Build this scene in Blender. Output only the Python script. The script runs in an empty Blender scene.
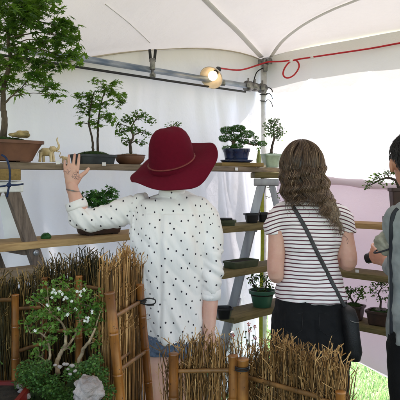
import bpy, bmesh, math, random
from mathutils import Vector, Matrix, noise, Quaternion
R = math.radians
rnd = random.Random(7)
scn = bpy.context.scene
col = scn.collection
CAMZ = 1.5; F = 600.0; HY = 178.0
def W(px, py, Y): return Vector(((px-200)/F*Y, Y, CAMZ-(py-HY)/F*Y))
def rad(p, Y): return p/F*Y
def line_l(px, c):            # point of the line X-Y=c seen in column px
    k = (px-200)/F; Y = -c/(1-k); return k*Y, Y
def line_r(px, c):            # point of the line X+Y=c
    k = (px-200)/F; Y = c/(1+k); return k*Y, Y

# ------------------------------------------------------------------ materials
def new_mat(name):
    m = bpy.data.materials.new(name); m.use_nodes = True
    nt = m.node_tree; nt.nodes.clear()
    out = nt.nodes.new('ShaderNodeOutputMaterial')
    return m, nt, out
def N(nt, t, **kw):
    n = nt.nodes.new(t)
    for k, v in kw.items(): setattr(n, k, v)
    return n
def math_n(nt, op, a, b=None, c=None):
    n = N(nt, 'ShaderNodeMath', operation=op)
    for i, v in enumerate((a, b, c)):
        if v is None: continue
        if isinstance(v, (int, float)): n.inputs[i].default_value = v
        else: nt.links.new(v, n.inputs[i])
    return n.outputs[0]
def ramp(nt, fac, stops):
    r = N(nt, 'ShaderNodeValToRGB'); e = r.color_ramp.elements
    while len(e) < len(stops): e.new(0.5)
    for el, (p, c) in zip(e, stops):
        el.position = p; el.color = (*c, 1) if len(c) == 3 else c
    nt.links.new(fac, r.inputs[0]); return r.outputs[0]
def mixc(nt, fac, a, b):
    n = N(nt, 'ShaderNodeMix', data_type='RGBA')
    for i, v in ((0, fac), (6, a), (7, b)):
        if isinstance(v, (int, float)): n.inputs[i].default_value = v
        elif isinstance(v, tuple): n.inputs[i].default_value = (*v, 1)
        else: nt.links.new(v, n.inputs[i])
    return n.outputs[2]
def noise_n(nt, scale, vec=None, detail=4, rough=.55, stretch=None):
    n = N(nt, 'ShaderNodeTexNoise'); n.inputs['Scale'].default_value = scale
    n.inputs['Detail'].default_value = detail; n.inputs['Roughness'].default_value = rough
    if vec is None: vec = N(nt, 'ShaderNodeTexCoord').outputs['Object']
    if stretch:
        mp = N(nt, 'ShaderNodeMapping'); mp.inputs['Scale'].default_value = stretch
        nt.links.new(vec, mp.inputs[0]); vec = mp.outputs[0]
    nt.links.new(vec, n.inputs['Vector']); return n.outputs['Fac']
def bump(nt, h, strength=.3, dist=.005):
    b = N(nt, 'ShaderNodeBump'); b.inputs['Strength'].default_value = strength
    b.inputs['Distance'].default_value = dist; nt.links.new(h, b.inputs['Height']); return b.outputs[0]
def principled(nt, out, colour, rough=.6, normal=None, metal=0, spec=.4, trans=None, tcol=None, sub=0, coat=0):
    p = N(nt, 'ShaderNodeBsdfPrincipled')
    if isinstance(colour, tuple): p.inputs['Base Color'].default_value = (*colour, 1)
    else: nt.links.new(colour, p.inputs['Base Color'])
    if isinstance(rough, (int, float)): p.inputs['Roughness'].default_value = rough
    else: nt.links.new(rough, p.inputs['Roughness'])
    p.inputs['Metallic'].default_value = metal
    p.inputs['Specular IOR Level'].default_value = spec
    p.inputs['Coat Weight'].default_value = coat
    if sub:
        p.inputs['Subsurface Weight'].default_value = sub
        p.inputs['Subsurface Radius'].default_value = (1, .35, .2); p.inputs['Subsurface Scale'].default_value = .006
    if normal is not None: nt.links.new(normal, p.inputs['Normal'])
    if trans:
        t = N(nt, 'ShaderNodeBsdfTranslucent')
        c = tcol if tcol is not None else colour
        if isinstance(c, tuple): t.inputs[0].default_value = (*c, 1)
        else: nt.links.new(c, t.inputs[0])
        if normal is not None: nt.links.new(normal, t.inputs['Normal'])
        mx = N(nt, 'ShaderNodeMixShader'); mx.inputs[0].default_value = trans
        nt.links.new(p.outputs[0], mx.inputs[1]); nt.links.new(t.outputs[0], mx.inputs[2])
        nt.links.new(mx.outputs[0], out.inputs[0])
    else: nt.links.new(p.outputs[0], out.inputs[0])
    return p
def simple(name, c1, c2=None, rough=.6, scale=20, bstr=.2, bdist=.003, stretch=None, metal=0, spec=.4, trans=None, coat=0, lo=.35, hi=.65, detail=5):
    m, nt, out = new_mat(name)
    c2 = c2 or tuple(v*.8 for v in c1)
    f = noise_n(nt, scale, stretch=stretch, detail=detail)
    f2 = noise_n(nt, scale*4.3, stretch=stretch)
    colour = ramp(nt, f, [(lo, c2), (hi, c1)])
    principled(nt, out, colour, rough, bump(nt, f2, bstr, bdist), metal, spec, trans, coat=coat)
    return m
def rnd_mat(name, stops, rough=.55, trans=None, spec=.35, scale=60, hue_t=None):
    """colour chosen per leaf / twig / strand from the attribute 'rnd'"""
    m, nt, out = new_mat(name)
    a = N(nt, 'ShaderNodeAttribute', attribute_name='rnd')
    v = math_n(nt, 'ADD', a.outputs['Fac'], math_n(nt, 'MULTIPLY', math_n(nt, 'SUBTRACT', noise_n(nt, scale), .5), .35))
    colour = ramp(nt, v, stops)
    tcol = None
    if trans: tcol = mixc(nt, .45, colour, hue_t or (.35, .6, .05))
    principled(nt, out, colour, rough, None, 0, spec, trans, tcol)
    return m
M = {}
M['maple'] = rnd_mat('maple_leaf', [(0, (.014, .05, .007)), (.5, (.06, .155, .016)), (1, (.16, .3, .035))], .5, .35)
M['leaf_dark'] = rnd_mat('dark_leaf', [(0, (.014, .045, .008)), (.6, (.045, .12, .02)), (1, (.1, .2, .04))], .5, .25)
M['juniper'] = rnd_mat('juniper_leaf', [(0, (.01, .06, .015)), (.6, (.035, .15, .025)), (1, (.1, .28, .05))], .55, .2)
M['leaf_grey'] = rnd_mat('grey_green_leaf', [(0, (.03, .06, .03)), (1, (.13, .2, .12))], .55, .25)
M['leaf_light'] = rnd_mat('light_leaf', [(0, (.03, .09, .01)), (.5, (.09, .2, .03)), (1, (.22, .36, .08))], .5, .35)
M['petal'] = rnd_mat('white_petal', [(0, (.75, .75, .68)), (1, (.9, .9, .86))], .6, .3, hue_t=(.9, .9, .8))
M['moss'] = rnd_mat('moss_green', [(0, (.012, .03, .006)), (.6, (.035, .075, .012)), (1, (.1, .15, .03))], .9)
M['moss_olive'] = rnd_mat('moss_olive', [(0, (.03, .04, .01)), (1, (.2, .18, .06))], .9)
M['grass'] = rnd_mat('grass_blade', [(0, (.04, .1, .03)), (.6, (.09, .18, .06)), (1, (.24, .32, .15))], .6, .3, hue_t=(.25, .42, .12))
M['brush'] = rnd_mat('straw_twig', [(0, (.03, .016, .004)), (.3, (.11, .055, .013)), (.65, (.30, .145, .04)), (1, (.62, .37, .15))], .75, scale=9)
M['brush_dark'] = rnd_mat('dark_twig', [(0, (.008, .007, .003)), (.45, (.045, .035, .009)), (.8, (.14, .085, .022)), (1, (.42, .26, .09))], .8, scale=9)  # darker brown stops than the straw twigs, for the back and left screens
M['hair'] = rnd_mat('brown_hair', [(0, (.022, .011, .007)), (.45, (.08, .045, .025)), (.75, (.19, .115, .065)), (1, (.44, .31, .21))], .36, spec=.5, scale=25)
M['hair_dark'] = rnd_mat('dark_hair', [(0, (.006, .005, .006)), (1, (.03, .022, .022))], .4, spec=.5)
M['bark'] = simple('bark', (.16, .12, .085), (.05, .04, .03), .9, 40, .8, .004, stretch=(1, 1, .35))
M['bark_dark'] = simple('dark_bark', (.09, .065, .045), (.03, .022, .017), .9, 50, .8, .003)
M['bark_pale'] = simple('pale_bark', (.45, .33, .2), (.18, .12, .07), .85, 45, .6, .003)
M['clay'] = simple('brown_clay', (.17, .075, .04), (.1, .042, .025), .55, 14, .25, .002)
M['clay_dark'] = simple('dark_brown_clay', (.06, .03, .02), (.03, .017, .013), .5, 18, .25, .002)
M['clay_grey'] = simple('slate_clay', (.045, .055, .06), (.025, .03, .034), .6, 25, .25, .002)
M['glaze_blue'] = simple('blue_glaze', (.008, .022, .085), (.004, .009, .035), .16, 20, .1, .001, spec=.6, coat=.4)
M['celadon'] = simple('celadon_glaze', (.36, .46, .36), (.24, .32, .25), .22, 18, .1, .001, spec=.6, coat=.4)
M['plastic_green'] = simple('green_plastic', (.04, .13, .075), (.03, .1, .06), .35, 9, .08, .001)
M['plastic_black'] = simple('black_plastic', (.015, .015, .017), (.008, .008, .009), .4, 15, .1, .001)
M['olive_tray'] = simple('olive_tray', (.06, .075, .035), (.035, .045, .02), .6, 20, .2, .002)
M['ivory'] = simple('cream_carving', (.74, .62, .42), (.55, .4, .2), .45, 30, .4, .002)
M['rock'] = simple('pale_rock', (.42, .36, .34), (.14, .11, .1), .9, 14, 1, .012)
M['rock_tan'] = simple('tan_rock', (.45, .34, .16), (.16, .13, .06), .9, 30, 1, .006)
M['soil'] = simple('soil', (.04, .03, .02), (.012, .01, .007), .95, 60, 1, .006)
M['red'] = simple('red_glaze', (.15, .008, .007), (.09, .006, .006), .4, 8, .1, .001)
M['paper'] = simple('white_paper', (.82, .82, .82), (.74, .74, .75), .7, 10, .05, .001)
M['alu'] = simple('aluminium', (.42, .42, .44), (.26, .26, .29), .42, 22, .2, .001, stretch=(1, 1, .12), metal=.6)
M['galv'] = simple('galvanised', (.5, .54, .58), (.16, .22, .3), .45, 24, .25, .001, stretch=(.25, .25, 1), metal=.5)
M['steel'] = simple('fitting_steel', (.3, .29, .27), (.12, .12, .12), .4, 40, .2, .001, metal=.8)
M['white_paint'] = simple('white_enamel', (.78, .78, .78), (.62, .62, .62), .35, 30, .1, .001)
M['rubber'] = simple('black_rubber', (.012, .012, .013), (.02, .02, .02), .55, 30, .1, .001)
M['rope_red'] = simple('red_cable', (.55, .012, .02), (.4, .01, .015), .4, 30, .1, .001)
M['rope_blue'] = simple('blue_cord', (.01, .03, .1), (.005, .015, .05), .7, 120, .5, .001)
M['yellow'] = simple('yellow_strap', (.6, .62, .06), (.5, .5, .05), .6, 60, .2, .001, trans=.2)
def bamboo_mat():
    m, nt, out = new_mat('bamboo_cane')
    g = noise_n(nt, 30, stretch=(1, 1, .06), detail=6, rough=.7); b = noise_n(nt, 9, detail=4); sp = noise_n(nt, 120, detail=2)
    c = ramp(nt, g, [(.3, (.10, .033, .008)), (.5, (.3, .11, .02)), (.72, (.48, .22, .05))])
    c = mixc(nt, ramp(nt, b, [(.42, (0, 0, 0)), (.62, (.8, .8, .8))]), c, (.12, .045, .014))
    c = mixc(nt, ramp(nt, sp, [(.66, (0, 0, 0)), (.72, (1, 1, 1))]), c, (.05, .02, .01))
    principled(nt, out, c, .33, bump(nt, g, .3, .002), spec=.5)
    return m
M['bamboo'] = bamboo_mat()
M['bamboo_olive'] = simple('bamboo_split', (.24, .11, .03), (.08, .04, .012), .5, 22, .2, .001)
M['brown_line'] = simple('brown_band', (.2, .035, .03), (.14, .02, .02), .6, 30, .2, .001)

def wood(name, c1, c2, axis='x', rough=.7):
    m, nt, out = new_mat(name)
    st = {'x': (.8, 9, 9), 'z': (9, 9, .8), 'y': (9, .8, 9)}[axis]
    g = noise_n(nt, 9, stretch=st, detail=7, rough=.7)
    big = noise_n(nt, 3, detail=3)
    colour = ramp(nt, g, [(.3, c2), (.52, c1), (.72, tuple(min(1, v*1.25) for v in c1))])
    colour = mixc(nt, math_n(nt, 'MULTIPLY', big, .5), colour, tuple(v*.6 for v in c2))
    principled(nt, out, colour, rough, bump(nt, g, .5, .003), spec=.25)
    return m
M['plank'] = wood('weathered_plank', (.26, .2, .14), (.12, .09, .06))
M['plank_gold'] = wood('new_pine_plank', (.5, .33, .15), (.3, .17, .07))
M['plank_olive'] = wood('mossy_plank', (.22, .17, .07), (.09, .075, .03))
M['wood_grey'] = wood('old_ladder_wood', (.2, .15, .12), (.055, .04, .032), 'z')
M['block'] = wood('wood_block', (.3, .2, .07), (.15, .1, .035))
M['table'] = wood('table_wood', (.2, .14, .09), (.09, .06, .04))

def canvas(name, c, trans, tc=None, dirt=.0, bscale=2.0):
    m, nt, out = new_mat(name)
    f = noise_n(nt, bscale, detail=5, rough=.6)
    w = noise_n(nt, 500, detail=1)
    colour = ramp(nt, f, [(.25, tuple(v*(1-dirt) for v in c)), (.7, c)])
    crease = noise_n(nt, 7, detail=6, rough=.62)
    principled(nt, out, colour, .5, bump(nt, crease, .5, .02), 0, .35, trans, tc or c)
    return m
M['canopy'] = canvas('canopy_vinyl', (.76, .735, .72), .034, (.84, .79, .755), .10)
M['wall'] = canvas('wall_vinyl', (.8, .78, .81), .06, (.9, .86, .9), .03)
M['wall_shade'] = canvas('wall_vinyl_dim', (.80, .785, .79), .085, (.84, .81, .85), .06)
M['pink'] = canvas('pink_cloth', (.87, .79, .85), .30, (.94, .82, .9), .04)
M['seam'] = canvas('seam_tape', (.84, .83, .8), .1, None, .05)

def skin_mat(name, c, marks=()):
    m, nt, out = new_mat(name)
    tc = N(nt, 'ShaderNodeTexCoord').outputs['Object']
    f = noise_n(nt, 30, tc, detail=4)
    colour = mixc(nt, ramp(nt, noise_n(nt, 11, tc, detail=6, rough=.65), [(.35, (0, 0, 0)), (.65, (1, 1, 1))]), (c[0]*.93, c[1]*.8, c[2]*.78), (min(1, c[0]*1.06), c[1]*1.04, c[2]*1.04))
    for (p, r, sc) in marks:
        d = N(nt, 'ShaderNodeVectorMath', operation='DISTANCE'); nt.links.new(tc, d.inputs[0]); d.inputs[1].default_value = p
        n2 = noise_n(nt, sc, tc, detail=2)
        v = math_n(nt, 'ABSOLUTE', math_n(nt, 'SUBTRACT', n2, .5))
        inside = math_n(nt, 'LESS_THAN', math_n(nt, 'ADD', d.outputs['Value'], math_n(nt, 'MULTIPLY', noise_n(nt, 60, tc, detail=1), .03)), r+.013)
        line = math_n(nt, 'MULTIPLY', inside, math_n(nt, 'LESS_THAN', v, .035))
        colour = mixc(nt, math_n(nt, 'MULTIPLY', line, .75), colour, (.06, .05, .07))
    principled(nt, out, colour, .5, bump(nt, noise_n(nt, 350, tc), .12, .001), 0, .4, sub=.25)
    return m
def uv_mat_dots():
    m, nt, out = new_mat('polka_dot_blouse')
    uv = N(nt, 'ShaderNodeUVMap').outputs[0]
    v = N(nt, 'ShaderNodeTexVoronoi', voronoi_dimensions='2D', feature='F1'); v.inputs['Scale'].default_value = 24.5
    v.inputs['Randomness'].default_value = .55
    mp = N(nt, 'ShaderNodeMapping'); mp.inputs['Rotation'].default_value = (0, 0, R(27)); mp.inputs['Scale'].default_value = (1, .92, 1)
    nt.links.new(uv, mp.inputs[0]); nt.links.new(mp.outputs[0], v.inputs['Vector'])
    mr = N(nt, 'ShaderNodeMapRange', interpolation_type='SMOOTHSTEP')
    mr.inputs[1].default_value = .078; mr.inputs[2].default_value = .108; mr.inputs[3].default_value = 1; mr.inputs[4].default_value = 0
    nt.links.new(v.outputs['Distance'], mr.inputs[0])
    base = mixc(nt, noise_n(nt, 9), (.8, .75, .73), (.87, .83, .81))
    colour = mixc(nt, mr.outputs[0], base, (.03, .025, .035))
    principled(nt, out, colour, .75, bump(nt, math_n(nt, 'ABSOLUTE', math_n(nt, 'SUBTRACT', noise_n(nt, 11, detail=5, rough=.5, stretch=(1.6, 1.6, .7)), .5)), .32, .025), 0, .2)
    return m
def uv_mat_stripes():
    m, nt, out = new_mat('striped_jersey')
    uv = N(nt, 'ShaderNodeUVMap').outputs[0]
    s = N(nt, 'ShaderNodeSeparateXYZ'); nt.links.new(uv, s.inputs[0])
    wob = math_n(nt, 'MULTIPLY', math_n(nt, 'SUBTRACT', noise_n(nt, 6, detail=2), .5), .010)
    y = math_n(nt, 'ADD', s.outputs[1], wob)
    fr = math_n(nt, 'FRACT', math_n(nt, 'DIVIDE', y, .0167))
    d = math_n(nt, 'ABSOLUTE', math_n(nt, 'SUBTRACT', fr, .5))
    mr = N(nt, 'ShaderNodeMapRange', interpolation_type='SMOOTHSTEP')
    mr.inputs[1].default_value = .12; mr.inputs[2].default_value = .19; mr.inputs[3].default_value = 1; mr.inputs[4].default_value = 0
    nt.links.new(d, mr.inputs[0])
    colour = mixc(nt, mr.outputs[0], (.85, .79, .78), (.12, .04, .055))
    principled(nt, out, colour, .8, bump(nt, math_n(nt, 'ABSOLUTE', math_n(nt, 'SUBTRACT', noise_n(nt, 9, detail=5, rough=.5), .5)), .4, .025), 0, .2)
    return m
M['blouse'] = uv_mat_dots(); M['stripes'] = uv_mat_stripes()
M['felt'] = simple('crimson_felt', (.12, .004, .016), (.105, .0035, .014), .95, 60, .4, .002, spec=.15)
M['denim'] = simple('blue_denim', (.14, .18, .26), (.08, .11, .17), .85, 90, .4, .002)
M['black_denim'] = simple('black_denim', (.005, .005, .006), (.003, .003, .004), .95, 30, .5, .004)
M['leather'] = simple('black_leather', (.014, .013, .014), (.008, .008, .008), .62, 40, .6, .004)
M['strap'] = simple('dark_strap', (.05, .045, .045), (.025, .022, .022), .55, 40, .3, .001)
M['vest'] = simple('grey_green_cloth', (.34, .36, .35), (.21, .23, .23), .85, 12, .4, .004)
M['vest_trim'] = simple('black_trim', (.012, .013, .02), (.02, .02, .025), .7, 30, .2, .001)
M['khaki'] = simple('khaki_cloth', (.42, .39, .31), (.24, .22, .17), .85, 16, .6, .006)
M['shoe'] = simple('shoe', (.3, .28, .26), (.2, .18, .16), .7, 30, .2, .002)
M['eye'] = simple('eye', (.8, .8, .78), (.7, .7, .68), .2, 10, 0, .001)
def emis(name, c, s):
    m, nt, out = new_mat(name); e = N(nt, 'ShaderNodeEmission'); e.inputs[0].default_value = (*c, 1); e.inputs[1].default_value = s
    nt.links.new(e.outputs[0], out.inputs[0]); return m
M['bulb'] = emis('lit_bulb', (1, .75, .45), .4)

# ------------------------------------------------------------------ object helpers
def props(o, label=None, cat=None, group=None, kind=None):
    for k, v in (('label', label), ('category', cat), ('group', group), ('kind', kind)):
        if v: o[k] = v
    return o
def thing(name, label, cat, loc=(0, 0, 0), rz=0, group=None):
    o = bpy.data.objects.new(name, None); col.objects.link(o); o.empty_display_size = .05
    o.location = loc; o.rotation_euler = (0, 0, rz); return props(o, label, cat, group)
def link_mesh(name, me, mat, parent=None, loc=None, smooth=True):
    me.materials.clear()
    for mm in (mat if isinstance(mat, list) else [mat]): me.materials.append(mm)
    if smooth: me.shade_smooth()
    o = bpy.data.objects.new(name, me); col.objects.link(o)
    if parent: o.parent = parent
    if loc is not None: o.location = loc
    return o
def obj(name, bm, mat, parent=None, loc=None, off=None, smooth=True, recalc=True):
    """loc places the object; off is subtracted from the vertices (world-built geometry under a root)"""
    if off is not None: bmesh.ops.translate(bm, vec=-Vector(off), verts=bm.verts)
    if recalc: bmesh.ops.recalc_face_normals(bm, faces=bm.faces)
    me = bpy.data.meshes.new(name); bm.to_mesh(me); bm.free()
    o = link_mesh(name, me, mat, parent, loc, smooth)
    return o
def sharp(o, ang=35):
    me = o.data
    try: me.set_sharp_from_angle(angle=R(ang))
    except Exception: pass
    return o
def box(bm, c, s, rot=None, bev=0):
    r = bmesh.ops.create_cube(bm, size=1); vs = r['verts']
    mt = Matrix.Translation(Vector(c)) @ (rot.to_4x4() if rot is not None else Matrix.Identity(4)) @ Matrix.Diagonal((*s, 1))
    bmesh.ops.transform(bm, matrix=mt, verts=vs)
    if bev:
        es = list({e for v in vs for e in v.link_edges})
        bmesh.ops.bevel(bm, geom=es, offset=bev, segments=2, affect='EDGES', profile=.6)
def ellipsoid(bm, c, r, rot=None, u=20, v=12):
    q = bmesh.ops.create_uvsphere(bm, u_segments=u, v_segments=v, radius=1)['verts']
    mt = Matrix.Translation(Vector(c)) @ (rot.to_4x4() if rot is not None else Matrix.Identity(4)) @ Matrix.Diagonal((*r, 1))
    bmesh.ops.transform(bm, matrix=mt, verts=q); return q
def smooth_path(pts, radii, n):
    """Catmull-Rom through the points"""
    P = [Vector(p) for p in pts]; Rr = [r if isinstance(r, tuple) else (r, r) for r in radii]
    out, orr = [], []
    for i in range(len(P)-1):
        p0 = P[max(0, i-1)]; p1 = P[i]; p2 = P[i+1]; p3 = P[min(len(P)-1, i+2)]
        for k in range(n):
            t = k/n
            out.append(.5*((2*p1)+(-p0+p2)*t+(2*p0-5*p1+4*p2-p3)*t*t+(-p0+3*p1-3*p2+p3)*t**3))
            orr.append((Rr[i][0]*(1-t)+Rr[i+1][0]*t, Rr[i][1]*(1-t)+Rr[i+1][1]*t))
    out.append(P[-1]); orr.append(Rr[-1]); return out, orr
def tube(bm, pts, radii, seg=10, n=1, cap=True, round_cap=False, up=None, layer=None, val=0):
    if not isinstance(radii, (list,)): radii = [radii]*len(pts)
    if n > 1: pts, radii = smooth_path(pts, radii, n)
    else:
        pts = [Vector(p) for p in pts]; radii = [r if isinstance(r, tuple) else (r, r) for r in radii]
    if round_cap:
        def cp(p, q, r):
            d = (p-q).normalized(); o = []
            for a in (30, 60, 82): o.append((p+d*max(r)*math.sin(R(a)), (r[0]*math.cos(R(a)), r[1]*math.cos(R(a)))))
            return o
        s = cp(pts[0], pts[1], radii[0])[::-1]; e = cp(pts[-1], pts[-2], radii[-1])
        pts = [a for a, b in s]+list(pts)+[a for a, b in e]; radii = [b for a, b in s]+list(radii)+[b for a, b in e]
    t0 = (pts[1]-pts[0]).normalized()
    ref = Vector(up) if up is not None else (Vector((0, 0, 1)) if abs(t0.z) < .9 else Vector((1, 0, 0)))
    u = (ref-t0*ref.dot(t0)).normalized(); rings = []
    for i, p in enumerate(pts):
        t = (pts[min(i+1, len(pts)-1)]-pts[max(i-1, 0)])
        t = t.normalized() if t.length > 1e-9 else t0
        u = (u-t*u.dot(t))
        u = u.normalized() if u.length > 1e-6 else t.orthogonal().normalized()
        w = t.cross(u); ring = []
        for k in range(seg):
            a = 2*math.pi*k/seg
            v = bm.verts.new(p+u*math.cos(a)*radii[i][0]+w*math.sin(a)*radii[i][1])
            if layer is not None: v[layer] = val
            ring.append(v)
        rings.append(ring)
    for a, b in zip(rings, rings[1:]):
        for k in range(seg): bm.faces.new((a[k], a[(k+1) % seg], b[(k+1) % seg], b[k]))
    if cap: bm.faces.new(rings[0][::-1]); bm.faces.new(rings[-1])
def lathe(bm, prof, c=(0, 0, 0), seg=40, sx=1, sy=1, n=2.0, rz=0, wob=0):
    """profile (r,z) turned about z; n>2 squares the plan"""
    c = Vector(c); rings = []
    for r, z in prof:
        ring = []
        for k in range(seg):
            a = 2*math.pi*k/seg; ca, sa = math.cos(a), math.sin(a)
            q = (abs(ca)**n+abs(sa)**n)**(-1/n) if n != 2 else 1
            x, y = ca*q*r*sx, sa*q*r*sy
            x, y = x*math.cos(rz)-y*math.sin(rz), x*math.sin(rz)+y*math.cos(rz)
            ring.append(bm.verts.new(c+Vector((x, y, z))))
        rings.append(ring)
    for a, b in zip(rings, rings[1:]):
        for k in range(seg): bm.faces.new((a[k], a[(k+1) % seg], b[(k+1) % seg], b[k]))
    bm.faces.new(rings[0][::-1]); bm.faces.new(rings[-1]); return rings
def remesh(bm, voxel, smooth=4, fac=.5, adapt=0):
    me = bpy.data.meshes.new('tmp'); bmesh.ops.recalc_face_normals(bm, faces=bm.faces); bm.to_mesh(me); bm.free()
    o = bpy.data.objects.new('tmp', me); col.objects.link(o)
    m = o.modifiers.new('r', 'REMESH'); m.mode = 'VOXEL'; m.voxel_size = voxel; m.adaptivity = adapt
    s = o.modifiers.new('s', 'SMOOTH'); s.iterations = smooth; s.factor = fac
    dg = bpy.context.evaluated_depsgraph_get(); dg.update()
    res = bpy.data.meshes.new_from_object(o.evaluated_get(dg))
    bpy.data.objects.remove(o); bpy.data.meshes.remove(me)
    return res
def displace(me, fn):
    me.update(); ns = [v.normal.copy() for v in me.vertices]
    for v, n in zip(me.vertices, ns): v.co += n*fn(v.co, n)
    me.update()
def uv_project(me, fn):
    l = me.uv_layers.new(name='UVMap'); me.update()
    for p in me.polygons:
        n = p.normal
        for li in p.loop_indices:
            l.data[li].uv = fn(me.vertices[me.loops[li].vertex_index].co, p.center)
def shift(me, off):
    me.transform(Matrix.Translation(-Vector(off)))
def rvec(): 
    while True:
        v = Vector((rnd.uniform(-1, 1), rnd.uniform(-1, 1), rnd.uniform(-1, 1)))
        if .05 < v.length < 1: return v

# ------------------------------------------------------------------ leaves
def leaf_shape(kind):
    if kind == 'maple':
        pts = [(0, 0, 0)]; lob = [(-125, .5), (-80, .78), (-38, .95), (0, 1.1), (38, .95), (80, .78), (125, .5)]
        ring = []
        for i, (a, l) in enumerate(lob):
            ring.append((math.sin(R(a))*l, math.cos(R(a))*l, -.18*l*l))
            if i < len(lob)-1:
                b = (a+lob[i+1][0])/2; ring.append((math.sin(R(b))*.4, math.cos(R(b))*.4, 0))
        return pts+ring, [(0, i+1, i+2) for i in range(len(ring)-1)]
    if kind == 'oval':
        return [(0, -.1, 0), (-.32, .35, .06), (0, .45, 0), (.32, .35, .06), (0, 1, -.1), (-.24, .7, .02), (.24, .7, .02)], \
               [(0, 2, 1), (0, 3, 2), (1, 2, 5), (2, 3, 6), (5, 2, 4), (2, 6, 4)]
    if kind == 'tuft':
        v, f = [], []
        for i in range(5):
            a = i*1.256; b = len(v); dx, dy = math.cos(a), math.sin(a)
            v += [(dx*.05-dy*.13, dy*.05+dx*.13, 0), (dx*.05+dy*.13, dy*.05-dx*.13, 0), (dx*.6, dy*.6, .75)]
            f.append((b, b+1, b+2))
        return v, f
    if kind == 'petal5':
        v, f = [(0, 0, 0)], []
        for i in range(5):
            a = i*1.2566; b = len(v)
            for da, l in ((-.42, .75), (0, 1), (.42, .75)): v.append((math.cos(a+da)*l, math.sin(a+da)*l, .12))
            f += [(0, b, b+1), (0, b+1, b+2)]
        return v, f
SH = {k: leaf_shape(k) for k in ('maple', 'oval', 'tuft', 'petal5')}
class Leaves:
    def __init__(s): s.v = []; s.f = []; s.r = []
    def add(s, kind, p, size, normal, yaw=None, val=None):
        vs, fs = SH[kind]; yaw = rnd.uniform(0, 6.28) if yaw is None else yaw
        q = Vector((0, 0, 1)).rotation_difference(normal) @ Quaternion((0, 0, 1), yaw)
        b = len(s.v); val = rnd.random() if val is None else val
        for x in vs: s.v.append(p+(q @ Vector(x))*size); s.r.append(val)
        for g in fs: s.f.append(tuple(b+i for i in g))
    def build(s, name, mat, parent=None, off=None, smooth=False):
        me = bpy.data.meshes.new(name)
        vv = [x-Vector(off) for x in s.v] if off is not None else s.v
        me.from_pydata(vv, [], s.f)
        a = me.attributes.new('rnd', 'FLOAT', 'POINT'); a.data.foreach_set('value', s.r)
        me.update()
        return link_mesh(name, me, mat, parent, smooth=smooth)
def tree(parent, off, Y, trunks, clumps, kind, size, leafmat, barkmat, tilt=.7, droop=0, twigs=True, br=.5, leafname='foliage', dens=1.0):
    """trunks: lists of (px,py,r_px,dy); clumps: (px,py,rx,ry,n[,dy]) in columns and rows of the view at depth Y"""
    bm = bmesh.new(); L = Leaves(); nodes = []
    for tr in trunks:
        pts = [W(a, b, Y)+Vector((0, d, 0)) for a, b, r, d in tr]; rr = [rad(r, Y) for a, b, r, d in tr]
        p2, r2 = smooth_path(pts, rr, 6)
        p2 = [p+rvec()*r[0]*.35 for p, r in zip(p2, r2)]
        tube(bm, p2, [r[0] for r in r2], 8, round_cap=True)
        nodes += list(zip(p2, [r[0] for r in r2]))
    for cl in clumps:
        cx, cy, rx, ry, n = cl[:5]; dy = cl[5] if len(cl) > 5 else rnd.uniform(-.5, .5)*rad(rx, Y)*1.5
        c = W(cx, cy, Y)+Vector((0, dy, 0)); ex = rad(rx, Y); ez = rad(ry, Y)
        cand = sorted(nodes, key=lambda q: (q[0]-c).length+max(0, q[0].z-c.z)*1.5)
        s, sr = cand[0]
        mid = s.lerp(c, .5)+Vector((0, 0, (c-s).length*.12))+rvec()*(c-s).length*.08
        rb = max(.0012, min(sr*.6, rad(br*1.6, Y)))
        tube(bm, [s, mid, c], [rb, rb*.7, rb*.45], 6, n=4)
        nt = max(3, n//7) if twigs else 0; ends = []
        for i in range(nt):
            v = rvec(); v = v.normalized()*(v.length**.4)
            e = c+Vector((v.x*ex, v.y*ex, v.z*ez)); ends.append(e)
            b0 = mid.lerp(c, rnd.uniform(.3, 1))
            tube(bm, [b0, b0.lerp(e, .5)+rvec()*.006, e], [rb*.4, rb*.3, rb*.15], 4, cap=False)
        shade = rnd.uniform(-.25, .25)
        n = int(n*dens)
        for i in range(n):
            if ends and rnd.random() < .6:
                e = rnd.choice(ends); p = e+rvec()*size*1.3
            else:
                v = rvec(); v = v.normalized()*(v.length**.5)
                p = c+Vector((v.x*ex, v.y*ex, v.z*ez))
            nrm = (Vector((0, 0, 1))+rvec()*tilt+Vector(((p-c).x, (p-c).y, 0))*droop/max(ex, .01)).normalized()
            L.add(kind, p, size*rnd.uniform(.65, 1.15), nrm, val=min(1, max(0, rnd.random()+shade)))
    obj('trunk', bm, barkmat, parent, off=off)
    return L.build(leafname, leafmat, parent, off)
def moss(parent, off, c, rx, ry, h, n, mat=None, size=.006, name='moss', kind='tuft'):
    L = Leaves(); c = Vector(c)
    bm = bmesh.new(); ellipsoid(bm, c, (rx, ry, h), u=28, v=14)
    lay = bm.verts.layers.float.new('rnd')
    for v in bm.verts:
        v.co += (v.co-c)*noise.noise(v.co*30)*.35; v[lay] = .2+.3*noise.noise(v.co*50)
    base = obj(name, bm, mat or M['moss'], parent, off=off)
    for i in range(n):
        v = rvec().normalized(); v.z = abs(v.z)
        p = c+Vector((v.x*rx, v.y*ry, v.z*h)); L.add(kind, p, size*rnd.uniform(.6, 1.3), (v+rvec()*.5).normalized())
    L.build('tufts', mat or M['moss'], base, off)
    return base

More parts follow.
